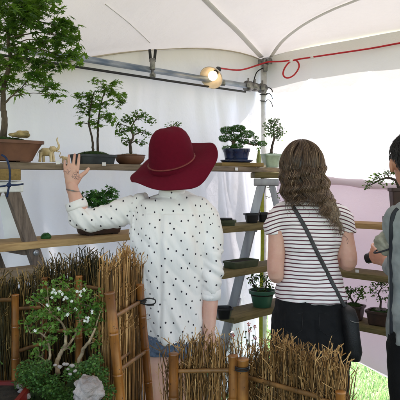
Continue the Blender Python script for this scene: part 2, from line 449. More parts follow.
def pot_rect(root, w, d, h, mat, z0=0, taper=.86, rim=.006, feet=True, n=7, soil=True):
    """open pot built round the root's origin; walls, rim, feet"""
    bm = bmesh.new(); f = .006 if feet else 0
    zs = z0+f
    prof = [(taper*.5, zs), (taper*.5+.01, zs+h*.1), (.5*(taper+1)/2+.01, zs+h*.55), (.5, zs+h-rim*2), (.5+rim/w*1.2, zs+h-rim*1.9), (.5+rim/w*1.2, zs+h), (.46, zs+h), (.45, zs+h-.012)]
    lathe(bm, prof, seg=48, sx=w, sy=d, n=n)
    if feet:
        for sx in (-1, 1):
            for sy in (-1, 1): box(bm, (sx*w*taper*.36, sy*d*taper*.3, z0+f/2+.0005), (w*.14, d*.2, f+.001), bev=.001)
    o = obj('pot', bm, mat, root); sharp(o, 40)
    if soil:
        b2 = bmesh.new(); lathe(b2, [(.445, zs+h-.02), (.445, zs+h-.009), (.3, zs+h-.004), (.02, zs+h-.003)], seg=32, sx=w, sy=d, n=n)
        obj('soil', b2, M['soil'], root)
    return zs+h

# ------------------------------------------------------------------ camera, light, world
cam = bpy.data.cameras.new('camera'); co = bpy.data.objects.new('camera', cam); col.objects.link(co)
cam.lens = 54; cam.sensor_width = 36; cam.shift_y = -.055; cam.clip_start = .05; cam.clip_end = 2000
co.location = (0, 0, CAMZ); co.rotation_euler = (R(90), 0, 0); scn.camera = co
SUN_EL, SUN_AZ = 52, 38          # azimuth from +Y towards +X
world = bpy.data.worlds.new('World'); scn.world = world; world.use_nodes = True
nt = world.node_tree; nt.nodes.clear()
sky = N(nt, 'ShaderNodeTexSky', sky_type='NISHITA'); sky.sun_disc = False
sky.sun_elevation = R(SUN_EL); sky.sun_rotation = R(SUN_AZ); sky.dust_density = 2.5; sky.air_density = 1; sky.ozone_density = 3.5
bg = N(nt, 'ShaderNodeBackground'); bg.inputs[1].default_value = .15
wo = N(nt, 'ShaderNodeOutputWorld'); nt.links.new(sky.outputs[0], bg.inputs[0]); nt.links.new(bg.outputs[0], wo.inputs[0])
sl = bpy.data.lights.new('sun', 'SUN'); sl.energy = 5; sl.angle = R(.5); sl.color = (1, .93, .88)
so = bpy.data.objects.new('sun', sl); col.objects.link(so)
d = Vector((math.sin(R(SUN_AZ))*math.cos(R(SUN_EL)), math.cos(R(SUN_AZ))*math.cos(R(SUN_EL)), math.sin(R(SUN_EL))))
so.rotation_euler = d.to_track_quat('Z', 'Y').to_euler(); so.location = d*20
vs = scn.view_settings; vs.view_transform = 'Standard'; vs.look = 'None'; vs.gamma = 1; vs.use_curve_mapping = False
vs.exposure = 3.15
scn.cycles.use_denoising = True; scn.cycles.max_bounces = 10; scn.cycles.diffuse_bounces = 6
scn.cycles.transmission_bounces = 8; scn.cycles.sample_clamp_indirect = 6; scn.cycles.caustics_reflective = False

# ------------------------------------------------------------------ ground
bm = bmesh.new(); bmesh.ops.create_grid(bm, x_segments=8, y_segments=8, size=400)
m, nt2, out = new_mat('lawn')
c1 = ramp(nt2, noise_n(nt2, 6, detail=8), [(.3, (.055, .06, .025)), (.55, (.11, .115, .055)), (.75, (.17, .16, .09))])
principled(nt2, out, c1, .9, bump(nt2, noise_n(nt2, 90, detail=4), 1, .02))
props(obj('ground', bm, m), kind='structure')
L = Leaves()
def blade(x, y, h):
    b = len(L.v); a = rnd.uniform(0, 6.28); w = rnd.uniform(.0015, .003); dx, dy = math.cos(a)*w, math.sin(a)*w
    lx, ly = rnd.uniform(-.5, .5)*h, rnd.uniform(-.5, .5)*h; r = rnd.random()
    for q in ((x-dx, y-dy, 0), (x+dx, y+dy, 0), (x+dx*.6+lx*.4, y+dy*.6+ly*.4, h*.6), (x+lx, y+ly, h)):
        L.v.append(Vector(q)); L.r.append(r)
    L.f.append((b, b+1, b+2)); L.f.append((b, b+2, b+3))
for i in range(42000):
    X, Y = rnd.uniform(.5, 3.2), rnd.uniform(3.2, 7.5)
    if abs(X/Y) < .5: blade(X, Y, rnd.uniform(.03, .075))
for i in range(14000): blade(rnd.uniform(-.5, .7), rnd.uniform(3.0, 4.6), rnd.uniform(.03, .07))
g = L.build('grass', M['grass']); props(g, 'short bright green lawn grass seen under the tent wall', 'grass', kind='stuff')

# ------------------------------------------------------------------ tent
CX, CY = .4587, 4.3; EZ = 2.34; LW = 6.5
dl = Vector((-1, -1, 0)).normalized(); dr = Vector((1, -1, 0)).normalized()
C0 = Vector((CX, CY, 0))
tent = thing('tent', 'white vinyl party tent with peaked canopy, sidewalls and scalloped valance over the display', 'tent', (CX, CY, 0))
def roof_z(x, y):
    a = ((x-CX)-(y-CY))/math.sqrt(2); b = (-(x-CX)-(y-CY))/math.sqrt(2)
    a2 = LW-a; b2 = LW-b
    k = 6.0
    m_ = -math.log(sum(math.exp(-k*t) for t in (a, b, a2, b2)))/k + math.log(2)/k*0
    m0 = -math.log(2)/k
    m_ = max(m_, -.2)
    dip = min(.3, .105*max(0, b)**1.9)*math.exp(-(max(a, 0)/.45)**1.5)
    return EZ+.02+.36*(m_+.04)-.05*math.sin(min(3.14, max(0, m_)*1.1))-dip
def wallgrid(A, dirv, n_in, L_, z0, z1, nu, nv, fn, top=False, bot=None):
    bm = bmesh.new(); g = []
    for i in range(nu+1):
        r_ = []
        for j in range(nv+1):
            u = L_*i/nu; p = A+dirv*u; zt = roof_z(p.x, p.y)+.015 if top else z1; zb0 = bot(u) if bot else z0; z = zb0+(zt-zb0)*j/nv; p = p+Vector((0, 0, z)); p = p+n_in*fn(u, z)*(min(1, (zt-z)/.3) if top else 1); r_.append(bm.verts.new(p))
        g.append(r_)
    for i in range(nu):
        for j in range(nv): bm.faces.new((g[i][j], g[i+1][j], g[i+1][j+1], g[i][j+1]))
    return bm
nl = Vector((1, -1, 0)).normalized(); nr = Vector((-1, -1, 0)).normalized()
def fold(seed, amp, freq):
    def f(u, z):
        a = noise.noise(Vector((u*freq, z*.35, seed)))*amp
        b = noise.noise(Vector((u*freq*3+z*.8, z*1.1, seed+5)))*amp*.35
        c = noise.noise(Vector((u*1.2+z*2.2, z*1.8-u, seed+9)))*amp*.35
        r = abs(noise.noise(Vector((u*freq*1.7-z*.5, z*.5, seed+3))))
        return a+b+c-amp*.5*max(0, .25-r)*2
    return f
offc = C0
o = obj('side_wall', wallgrid(C0, dl, nl, LW, .04, EZ-.09, 420, 60, fold(1, .075, 2.6), True), M['wall_shade'], tent, off=offc, recalc=False)
def hemz(u): return min(.42, max(.10, .345-.24*(u-.7)))
def rwall(u, z): return fold(20, .035, 1.1)(u, z)-.01
o = obj('side_wall', wallgrid(C0+dr*.03, dr, nr, LW, .29, 2.03, 240, 50, rwall, bot=hemz), M['wall'], tent, off=offc, recalc=False)
# canopy
bm = bmesh.new(); n_ = 110; g = []
for i in range(n_+1):
    r_ = []
    for j in range(n_+1):
        a = (i/n_)**1.3*(LW+.12)-.12; b = (j/n_)**1.3*(LW+.12)-.12; p = C0+dl*a+dr*b
        z = roof_z(p.x, p.y)+.012*noise.noise(Vector((p.x*1.6, p.y*1.6, 3)))
        r_.append(bm.verts.new((p.x, p.y, z)))
    g.append(r_)
for i in range(n_):
    for j in range(n_): bm.faces.new((g[i][j], g[i+1][j], g[i+1][j+1], g[i][j+1]))
obj('canopy', bm, M['canopy'], tent, off=offc, recalc=False)
# scalloped valance along the right eave
bm = bmesh.new(); nu = 520; prev = None
for i in range(nu+1):
    u = LW*i/nu; ph = (u+.02)/.43
    zb = 2.112+.035*math.cos(2*math.pi*ph)+.018*math.cos(4*math.pi*ph)-.01*u
    colv = []
    for j in range(9):
        z = zb+(EZ+.03-zb)*j/8; p = C0+dr*u+nr*(.03+.012*noise.noise(Vector((u*3, z*2, 8)))-.01)+Vector((0, 0, z)); colv.append(bm.verts.new(p))
    if prev:
        for j in range(8): bm.faces.new((prev[j], colv[j], colv[j+1], prev[j+1]))
    prev = colv
obj('valance', bm, canvas('valance_vinyl', (.79, .775, .78), .06, (.84, .81, .83), .05), tent, off=offc, recalc=False)
# ray from the camera to the roof: places real strips under the canopy
def roof_hit(px, py, gap=.012):
    lo = None; y = 1.0
    while y < 8:
        p = W(px, py, y)
        if p.z < roof_z(p.x, p.y)-gap: lo = y
        elif lo: return p
        else: lo = None
        y += .005
        a = ((p.x-CX)-(p.y-CY)); b = (-(p.x-CX)-(p.y-CY))
        if a < 0 or b < 0: return p
    return W(px, py, 4)
def roof_point(px, py):
    """walk inward from the corner side until the sight line meets the canopy"""
    best = None; y = 4.6
    while y > 1.2:
        p = W(px, py, y); a = ((p.x-CX)-(p.y-CY)); b = (-(p.x-CX)-(p.y-CY))
        if a > 0 and b > 0 and p.z < roof_z(p.x, p.y)-.012: return p
        y -= .004
    return W(px, py, 3.3)
def strip(name, pix, r, mat, ext=None):
    pts = [roof_point(*q) for q in pix]
    if ext: pts.append(pts[-1]+(pts[-1]-pts[-2]).normalized()*ext+Vector((0, 0, .0)))
    bm = bmesh.new(); tube(bm, pts, [r]*len(pts), 8, n=5)
    return obj(name, bm, mat, tent, off=offc)
strip('rafter_strap', [(261, 57), (250, 45), (236, 30), (222, 17), (207, 2)], (.006, .020), M['seam'], .3)
strip('roof_seam', [(271, 57), (280, 44), (292, 33), (310, 21), (332, 10), (352, 2)], (.004, .013), M['seam'], .3)
bm = bmesh.new(); pe = []
for k in range(60):
    q = C0+dl*(.05+k*.105)+nl*.012; pe.append(Vector((q.x, q.y, roof_z(q.x, q.y)-.004)))
tube(bm, pe, [.0045]*60, 8); obj('eave_cord', bm, simple('seam_cord', (.5, .44, .34)), tent, off=offc)
strip('roof_seam', [(150, 43), (130, 24), (105, 4)], (.0015, .003), M['seam'])
# poles
bm = bmesh.new(); pc = C0+Vector((-.01, -.07, 0)); tube(bm, [pc, pc+Vector((0, 0, EZ-.02))], .022, 20)
obj('corner_pole', bm, M['white_paint'], tent, off=offc)
bm = bmesh.new(); box(bm, (pc.x, pc.y, .006), (.12, .12, .01), bev=.002); obj('base_plate', bm, M['steel'], tent, off=offc)
bm = bmesh.new(); pA = pc+nl*.02+dl*.02+Vector((0, 0, 2.125)); tube(bm, [pA, pA+dl*(LW-.2)], .0175, 16); obj('crossbar', bm, M['galv'], tent, off=offc)
bm = bmesh.new(); tube(bm, [pA+Vector((0, 0, -.042))+dl*.2, pA+Vector((0, 0, -.048))+dl*1.5, pA+Vector((0, 0, -.042))+dl*(LW-.3)], .007, 8, n=4); obj('wall_rope', bm, M['rubber'], tent, off=offc)
for u in (1.5, 3, 4.6, 6.4):
    bm = bmesh.new(); q = C0+dl*u+nl*.05
    if u > 6: tube(bm, [q, q+Vector((0, 0, EZ))], .022, 16); obj('side_pole', bm, M['white_paint'], tent, off=offc)
bm = bmesh.new(); q = C0+dr*6.4+nr*.05; tube(bm, [q, q+Vector((0, 0, EZ))], .022, 16); obj('side_pole', bm, M['white_paint'], tent, off=offc)
# corner fitting
bm = bmesh.new(); q = W(265, 62, pc.y-.03)
ellipsoid(bm, q, (.034, .034, .03)); tube(bm, [q+Vector((-.05, 0, 0)), q+Vector((.05, -.01, 0))], .017, 14)
box(bm, q+Vector((.0, -.02, -.045)), (.03, .03, .05), bev=.004); tube(bm, [q+Vector((.015, -.03, 0)), q+Vector((.03, -.055, .0))], .02, 14)
obj('corner_fitting', sh_bm if False else bm, M['steel'], tent, off=offc)
bm = bmesh.new()
for du, s in ((.02, .034), (.10, .03), (.17, .036)):
    q = pA+dl*du; tube(bm, [q-dl*.02, q+dl*.02], s, 14); box(bm, q+Vector((0, -.03, .0)), (.03, .03, .03), bev=.004)
    tube(bm, [q+Vector((0, 0, .02)), q+Vector((0, 0, .055))], .006, 8)
obj('pipe_coupling', bm, M['steel'], tent, off=offc)
bm = bmesh.new()
for k, z in enumerate((2.13, 2.09, 2.045)):
    tube(bm, [pc+Vector((math.cos(a)*.0265, math.sin(a)*.0265, z+.006*math.sin(a))) for a in [i*math.pi/10 for i in range(21)]], .0036, 6)
    e = pc+Vector((.016, -.024, z)); tube(bm, [e, e+Vector((.02, -.004, .002)), e+Vector((.038, -.006, -.012-.006*k)), e+Vector((.042, -.004, -.03-.008*k))], .0036, 6, n=4)
tube(bm, [W(263, 68, 4.18), W(257, 72, 4.17), W(254, 80, 4.16), W(253, 87, 4.14)], .004, 6, n=6)
obj('bungee_cord', bm, M['rubber'], tent, off=offc)

# pink cloth hung on the right wall
rt = thing('backdrop_cloth', 'pale pink cloth hung along the right tent wall behind the plank shelves', 'cloth', (1.0, 3.7, 0))
def pinkf(u, z): 
    return .075+fold(40, .02, 1.5)(u, z)+.012*math.sin((z*3.1+u*2.2)*3.0)
A = C0+dr*.18
def pbm():
    bm = bmesh.new(); g = []; nu, nv = 200, 60; L_ = 3.2
    for i in range(nu+1):
        r_ = []; u = L_*i/nu; top = 1.50-.03*u+.012*math.sin(u*5)
        for j in range(nv+1):
            z = hemz(u)+.015+(top-hemz(u)-.015)*j/nv; p = A+dr*u+nr*pinkf(u, z)+Vector((0, 0, z)); r_.append(bm.verts.new(p))
        g.append(r_)
    for i in range(nu):
        for j in range(nv): bm.faces.new((g[i][j], g[i+1][j], g[i+1][j+1], g[i][j+1]))
    return bm
obj('cloth_panel', pbm(), M['pink'], rt, off=(1.0, 3.7, 0), recalc=False)
bm = bmesh.new()
pts = [A+dr*u+nr*(.085+.01*math.sin(u*7))+Vector((0, 0, 1.485-.03*u+.012*math.sin(u*5))) for u in [i*.08 for i in range(41)]]
tube(bm, pts, [(.024+.004*math.sin(i*1.7), .016) for i in range(41)], 10); obj('rolled_hem', bm, M['pink'], rt, off=(1.0, 3.7, 0))

# clamps, lamp, cables
def clampP():
    q = pA+dl*((W(153, 68, 1)).length*0+1)  # placeholder depth
    X, Y = line_l(153, pA.x-pA.y); base = Vector((X, Y, pA.z))
    t = thing('spring_clamp', 'black spring clamp with two handles gripping the overhead pipe', 'clamp', base)
    bm = bmesh.new()
    for s in (-1, 1):
        box(bm, (s*.014, -.03, .085), (.016, .014, .06), Matrix.Rotation(s*.1, 3, 'Y'), .004)
    obj('handles', bm, M['rubber'], t)
    bm = bmesh.new()
    box(bm, (0, -.031, .03), (.03, .018, .07), bev=.004); box(bm, (0, -.03, -.035), (.034, .02, .022), bev=.004)
    tube(bm, [(-.018, -.031, .05), (.018, -.031, .05)], .008, 12); tube(bm, [(0, -.035, .0), (0, -.04, -.04)], .008, 10)
    obj('jaw', bm, M['steel'], t)
clampP()
X, Y = line_l(222, pA.x-pA.y); lampY = Y-.15
lb = W(222, 82, lampY)
lamp = thing('clamp_lamp', 'lit clamp work lamp with white reflector shade clipped on the overhead pipe', 'lamp', lb)
ax = Vector((.42, .72, .6)).normalized()           # from mouth to socket
mouth = W(211, 78, lampY)-lb
q = Vector((0, 0, 1)).rotation_difference(ax).to_matrix()
bm = bmesh.new(); prof = [(.076, 0), (.077, .004), (.068, .022), (.05, .045), (.032, .062), (.024, .075), (.02, .08)]
inner = [(r_-.003, z+.001) for r_, z in prof[:5]][::-1]
rings = lathe(bm, prof+[], seg=40)
bm.faces.remove([f for f in bm.faces if len(f.verts) == 40 and abs(f.calc_center_median().z) < 1e-4][0])
bmesh.ops.transform(bm, matrix=Matrix.Translation(mouth) @ q.to_4x4(), verts=bm.verts)
sh = obj('reflector_shade', bm, simple('lamp_enamel', (.66, .6, .52), (.55, .48, .4), .35, 30, .05, .001), lamp, recalc=False)
sm = sh.modifiers.new('s', 'SOLIDIFY'); sm.thickness = .002
bm = bmesh.new(); ellipsoid(bm, mouth+ax*.03, (.03, .03, .032)); obj('bulb', bm, M['bulb'], lamp)
bm = bmesh.new(); tube(bm, [mouth+ax*.078, mouth+ax*.12], .019, 16); tube(bm, [mouth+ax*.12, mouth+ax*.135], .011, 12)
obj('socket', bm, M['rubber'], lamp)
bm = bmesh.new(); e = mouth+ax*.085; tube(bm, [e, e+Vector((.01, .03, -.05)), Vector((.01, .11, .01))], .006, 8, n=4); box(bm, (.01, .115, .01), (.03, .06, .03), bev=.004)
obj('grip', bm, M['steel'], lamp)
s0 = lb+mouth+ax*.135
rc = thing('power_cable', 'red extension cable running from the clamp lamp along the right eave with a hanging loop', 'cable', W(290, 66, 3.95))
bm = bmesh.new()
ce = [(s0.x, s0.y, s0.z)]+[tuple(W(*p)) for p in ((240, 70, 4.05), (258, 65, 4.16), (268, 62, 4.1), (280, 61.5, 4.08), (291, 60.5, 4.04))]
pts = [Vector(p) for p in ce]
loop = [W(*p) for p in ((297, 61, 4.0), (299, 67, 3.99), (294, 75, 4.0), (287, 78, 4.01), (283, 74, 4.02), (286, 66, 4.02), (293, 60.5, 4.0), (310, 57.5, 3.94), (340, 53, 3.8), (370, 48.5, 3.66), (400, 43, 3.53), (440, 36, 3.36), (500, 20, 3.1))]
tube(bm, pts+loop, .0055, 8, n=6); obj('cord', bm, M['rope_red'], rc, off=W(290, 66, 3.95))
for p in ((291, 60.8, 4.0), (312, 57.3, 3.93)):
  bm = bmesh.new(); c = W(*p); box(bm, c, (.02, .02, .018), bev=.003)
  obj('cable_tie', bm, M['white_paint'], rc, off=W(290, 66, 3.95))

# ------------------------------------------------------------------ planks and ladders
def plank(name_label, pxa, pxb, c, z, w, th, mat, side='l', name='shelf_plank', rough=.004):
    f = line_l if side == 'l' else line_r
    a = Vector((*f(pxa, c), 0)); b = Vector((*f(pxb, c), 0)); d_ = b-a; L_ = d_.length
    bm = bmesh.new(); box(bm, (0, 0, 0), (L_, w, th), bev=.003)
    bmesh.ops.subdivide_edges(bm, edges=[e for e in bm.edges if e.calc_length() > L_*.5], cuts=24)
    for v in bm.verts: v.co.z += noise.noise(Vector((v.co.x*2, 0, z)))*rough; v.co.y += noise.noise(Vector((v.co.x*3, 4, z)))*rough
    mid = (a+b)/2
    o = obj(name, bm, mat, loc=(mid.x, mid.y, z-th/2)); o.rotation_euler = (0, 0, math.atan2(d_.y, d_.x)); sharp(o)
    props(o, name_label, 'shelf plank', 'plank shelves resting on stepladders')
    return o
C1, C2 = -3.40, -3.30
Z1, Z2, Z3, Z4 = 1.566, 1.236, .985, .735
plank('long grey top plank holding the maples and the blue pot along the left wall', -90, 281, C1, Z1, .2, .028, M['plank'])
plank('pale pine second plank running behind the woman in the red hat', -60, 150, C2, Z2, .2, .03, M['plank_gold'])
plank('olive stained plank between the two women just below shoulder height', 146, 292, C2+.03, Z2-.003, .18, .036, M['plank_olive'])
plank('short mossy plank through the grey ladder, above the green plastic pot', 212, 292, C2+.06, Z3, .17, .034, M['plank_olive'])
plank('lowest short plank of the grey ladder, under the green plastic pot', 221, 296, C2+.08, Z4, .2, .03, M['plank_olive'])
CR = 4.40
plank('upper plank on the right wall under the cascading bonsai', 308, 600, CR, 1.245, .18, .03, M['plank_gold'], 'r')
plank('middle plank on the right wall with a paper tag on its edge', 308, 600, CR-.02, .965, .18, .034, M['plank_olive'], 'r')
plank('lowest plank on the right wall under two dark potted bonsai', 308, 600, CR-.04, .68, .2, .03, M['plank_olive'], 'r')

def bar(bm, a, b, w, t, up=(0, 1, 0)):
    a, b = Vector(a), Vector(b); d_ = (b-a); z = d_.normalized(); y = Vector(up); y = (y-z*y.dot(z)).normalized(); x = y.cross(z)
    rot = Matrix((x, y, z)).transposed(); box(bm, (a+b)/2, (w, t, d_.length), rot, .003)
def stepladder(label, top, spread, depthv, ztop, ang, mat, cap, rungs, w=.06, t=.025, skiprear=False, group=None):
    """spread: unit vector to the front legs; depthv: vector near rail -> far rail"""
    root = thing('stepladder', label, 'stepladder', (top[0], top[1], 0))
    sp = Vector(spread).normalized(); dv = Vector(depthv); k = math.tan(ang)
    for s in (1, -1):
        for e in (0, 1):
            bm = bmesh.new(); o_ = dv*e
            a = o_+sp*s*.03+Vector((0, 0, ztop)); b = o_+sp*s*(.03+ztop*k)
            bar(bm, b, a, w if s == 1 else w*.7, t, up=dv)
            obj('leg', bm, mat, root, smooth=False)
    for z in rungs:
        bm = bmesh.new(); x = .03+(ztop-z)*k
        box(bm, (0, 0, 0), (.075, dv.length-.01, .022), bev=.003)
        rz = math.atan2(dv.y, dv.x)-math.pi/2
        bmesh.ops.rotate(bm, verts=bm.verts, matrix=Matrix.Rotation(rz, 3, 'Z')); bmesh.ops.translate(bm, verts=bm.verts, vec=sp*x+dv/2+Vector((0, 0, z-.011)))
        obj('step', bm, mat, root, smooth=False)
    for z in rungs[::2]:
        bm = bmesh.new(); x = .03+(ztop-z)*k; bar(bm, -sp*x+Vector((0, 0, z-.03))+dv*.01, -sp*x+dv*.99+Vector((0, 0, z-.03)), .025, .016, up=(0, 0, 1)); obj('rear_brace', bm, mat, root, smooth=False)
    bm = bmesh.new(); rz = math.atan2(dv.y, dv.x)-math.pi/2
    box(bm, (0, 0, 0), (.15, dv.length+.05, .045), bev=.006); bmesh.ops.rotate(bm, verts=bm.verts, matrix=Matrix.Rotation(rz, 3, 'Z'))
    bmesh.ops.translate(bm, verts=bm.verts, vec=dv/2+Vector((0, 0, ztop+.012))); obj('top_cap', bm, cap, root)
    return root
T2 = (.4, 3.62)
lad2 = stepladder('grey aluminium stepladder standing in the tent corner with planks through its steps', T2, (-1, 0, 0), (.05, .38, 0), 1.463, R(13.4), M['alu'], M['alu'],
                  [Z2-.04, Z3-.035, Z4-.031, .48, .23], w=.05)
bm = bmesh.new(); 
for sy in (0,):
    box(bm, (.0, .15, 1.518), (.2, .3, .036), bev=.004)
b_ = obj('wood_block', bm, M['plank_olive'], loc=(T2[0]+.03, T2[1], 0)); props(b_, 'dark olive wooden block between the grey ladder top and the top plank', 'block')
# yellow strap hanging behind it
bm = bmesh.new(); pts = [W(263, 172, 3.95), W(262, 200, 3.95), W(262.5, 240, 3.94), W(261, 300, 3.94), W(261, 345, 3.94)]
tube(bm, [p-W(263, 172, 3.95) for p in pts], [(.012, .002)]*5, 8, n=5, up=(1, 0, 0)); o = obj('yellow_strap', bm, M['yellow'], loc=W(263, 172, 3.95)); props(o, 'yellow webbing strap hanging down behind the grey stepladder', 'strap')
# left wooden ladder
X, Y = line_l(8, C1+.16)
T1 = (X-.01, Y-.02)
lad1 = stepladder('old brown wooden stepladder with white metal cap under the big maple', T1, (.8, .55, 0), (-.28, .28, 0), 1.452, R(19.5), M['wood_grey'], M['white_paint'],
                  [Z2-.034, .96, .7, .45, .2], w=.055, t=.03)
bm = bmesh.new(); q = W(33, 252, 1)  # bolt on the near leg
spv = Vector((.8, .55, 0)).normalized(); kx = .03+(1.452-1.19)*math.tan(R(19.5)); bp = spv*kx+Vector((0, 0, 1.19))+Vector((.707, -.707, 0))*.017
tube(bm, [bp, bp+Vector((.707, -.707, 0))*.006], .012, 16); tube(bm, [bp+Vector((.707, -.707, 0))*.006, bp+Vector((.707, -.707, 0))*.012], .006, 10)
obj('bolt', bm, M['alu'], lad1)
X, Y = line_l(3, C1+.10)
bm = bmesh.new(); box(bm, (0, 0, 0), (.14, .2, .046), Matrix.Rotation(R(45), 3, 'Z'), .004)
b_ = obj('wood_block', bm, M['block'], loc=(X-.03, Y-.03, 1.5135)); props(b_, 'yellow brown wooden block propping the top plank on the old ladder', 'block')
bm = bmesh.new(); w0 = Vector((X, Y, 1.5)); fr = Vector((.707, -.707, 0))
Yc = T1[1]-.03
pts = [W(2, 155, Yc-.05), W(6, 158, Yc-.07), W(9, 166, Yc-.08), W(10, 176, Yc-.08), W(9, 186, Yc-.08), W(7, 197, Yc-.07)]
tube(bm, pts, .0042, 8, n=5)
kn = W(9, 185, Yc-.085); ellipsoid(bm, kn, (.010, .009, .010), u=10, v=8)
tube(bm, [kn, W(4, 186, Yc-.085), W(-4, 187, Yc-.06)], .0035, 8, n=4); tube(bm, [kn, W(16, 185, Yc-.07), W(23, 184, Yc-.02)], .0035, 8, n=4)
o = obj('blue_cord', bm, M['rope_blue'], off=w0, loc=w0); props(o, 'dark blue cord tied over the white cap of the old ladder', 'cord')
# sheet of paper / white box hanging inside the ladder
bm = bmesh.new(); q = W(12, 218, 2.62)
box(bm, (0, 0, 0), (.085, .004, .205), Matrix.Rotation(R(-8), 3, 'Y') @ Matrix.Rotation(R(10), 3, 'Z'), .001)
o = obj('paper_sheet', bm, M['paper'], loc=q); props(o, 'blank white paper sheet hanging between the legs of the old ladder', 'paper')
# lower grey board at left
plank('short grey board low on the old wooden ladder at the left edge', -70, 38, -3.02, 1.152, .1, .045, M['plank'])

# off-frame ladder that carries the right-hand planks
T3v = Vector((*line_r(520, CR+.08), 0))
stepladder('grey aluminium stepladder carrying the far right end of the right wall planks', (T3v.x, T3v.y), (-.707, .707, 0), (-.22, -.22, 0), 1.45, R(13), M['alu'], M['alu'],
           [1.245-.03, .965-.034, .65, .4, .2], w=.05)

# price tags
def tag_(px, py, label, side='l', c=C1+.142, w=.022, dz=0):
    f = line_l if side == 'l' else line_r
    X, Y = f(px, c); z = CAMZ-(py-HY)/F*Y
    bm = bmesh.new(); box(bm, (0, 0, 0), (w, .0012, w*.72))
    o = obj('price_tag', bm, M['paper'], loc=(X, Y, z), smooth=False); n_ = (nl if side == 'l' else nr)
    o.location += n_*.004; o.rotation_euler = (R(rnd.uniform(-6, 6)), R(rnd.uniform(-4, 4)), math.atan2(n_.y, n_.x)+math.pi/2)
    props(o, label, 'price tag', 'paper price tags on the planks')
tag_(25, 158.5, 'small white tag on the top plank edge under the big brown pot')
tag_(57.5, 162.5, 'small white tag on the top plank edge below the larger elephant')
tag_(103.5, 164, 'small white tag on the top plank edge below the slate grey pot')
tag_(236, 169, 'small white tag on the top plank edge below the blue pot', w=.024)
tag_(357.5, 271, 'small white tag on the middle right plank beside the striped shirt', 'r', CR-.02-.128)
tag_(265, 317.5, 'small white tag on the plank edge below the green plastic pot', 'l', C2+.08+.142, .026)

# ------------------------------------------------------------------ plants on the shelves
def shelf_root(name, label, cat, px, c, z, side='l', rz=None, group='bonsai trees on the plank shelves', twist=0):
    X, Y = (line_l if side == 'l' else line_r)(px, c)
    return thing(name, label, cat, (X, Y, z), (R(45) if side == 'l' else R(-45))*0, group), X, Y, z
def plant(label, px, c, z, potf, trunks, clumps, kind, size, lm, bkm, side='l', mossr=None, name='bonsai', cat='bonsai', rocks=None, **kw):
    root, X, Y, z = shelf_root(name, label, cat, px, c, z, side)
    top = potf(root)
    off = (X, Y, z)
    tree(root, off, Y, trunks, clumps, kind, size, lm, bkm, **kw)
    if mossr:
        rx, ry, h, n, mm = mossr
        mo = moss(root, off, (X, Y, z+top-.006), rx, ry, h, n, mm)
    return root, X, Y, z
def rotpot(w, d, h, mat, ang=45, **kw):
    def f(root):
        t = pot_rect(root, w, d, h, mat, **kw)
        for ch in root.children: ch.rotation_euler = (0, 0, R(ang))
        return t
    return f
# 1 big maple
big_cl = []
for cx, cy, rx, ry, n in ((14, 10, 18, 9, 75), (45, 8, 18, 8, 65), (-14, 8, 18, 10, 50), (30, 25, 22, 7, 80), (60, 25, 14, 6, 48), (8, 30, 14, 7, 50), (70, 38, 11, 5, 36), (45, 42, 16, 6, 60),
                          (18, 47, 14, 6, 44), (76, 53, 8, 4, 24), (60, 55, 12, 5, 40), (34, 60, 12, 5, 32), (10, 66, 15, 6, 44), (36, 76, 14, 5, 42), (50, 88, 8, 4, 20), (8, 82, 14, 5, 36), (-14, 60, 16, 8, 50),
                          (56, 96, 5, 3, 9), (22, 90, 6, 3, 10), (-16, 85, 14, 7, 40), (20, -10, 30, 8, 100), (52, 66, 8, 4, 18), (-30, 30, 16, 12, 60), (30, 12, 16, 7, 50)):
    big_cl.append((cx, cy, rx, ry, n))
r0, X0, Y0, z0 = plant('large Japanese maple bonsai in a long brown clay pot, leafiest tree at the left edge', -3, C1+.04, Z1, rotpot(.34, .2, .085, M['clay'], 42, taper=.78, rim=.007),
      [[(3, 137, 3.6, 0), (4, 118, 3, 0), (2, 100, 2.6, .01), (5, 82, 2.3, 0), (9, 60, 2, .02), (8, 38, 1.6, 0), (14, 12, 1.2, .01)], [(4, 104, 1.2, 0), (12, 96, .8, 0), (20, 88, .5, .01)]],
      big_cl, 'maple', .031, M['maple'], M['bark'], dens=1.35, tilt=1.0, droop=.35, mossr=(.12, .07, .02, 500, M['moss']))
bm = bmesh.new(); q = W(21, 134.5, Y0-.03); ellipsoid(bm, q, (.045, .03, .014), u=24, v=14)
for v in bm.verts: v.co += (v.co-q)*noise.noise(v.co*45)*.5
obj('stone', bm, M['rock_tan'], r0, off=(X0, Y0, z0))
# 2 maple grove in slate pot
plant('twin trunk young maple in a slate grey rectangular pot on the top plank', 93, C1+.03, Z1, rotpot(.19, .13, .045, M['clay_grey'], 38, taper=.92, feet=False, n=9),
      [[(93, 151, 1.3, 0), (92, 138, 1.0, .0), (89, 124, .9, 0), (90, 108, .7, .01), (94, 92, .5, 0)], [(97, 151, 1.3, .02), (97, 135, 1.1, .02), (98, 118, .9, .02), (101, 100, .7, .02), (106, 88, .5, .02)]],
      [(88, 95, 9, 3.5, 26), (104, 90, 10, 3.6, 34), (116, 94, 9, 4, 30), (121, 102, 5, 3, 14), (84, 105, 9, 3, 24), (95, 107, 9, 3, 22), (76, 95, 6, 2, 11), (106, 104, 10, 3, 20), (84, 112, 7, 2, 14), (110, 117, 9, 3, 26), (92, 122, 7, 2.4, 16), (80, 123, 5, 1.6, 7), (98, 82, 7, 2, 9), (115, 83, 5, 2, 9), (100, 126, 7, 2, 8)],
      'maple', .021, M['maple'], M['bark_dark'], dens=1.8, tilt=1.0, droop=.3, mossr=(.075, .05, .02, 500, M['moss']))
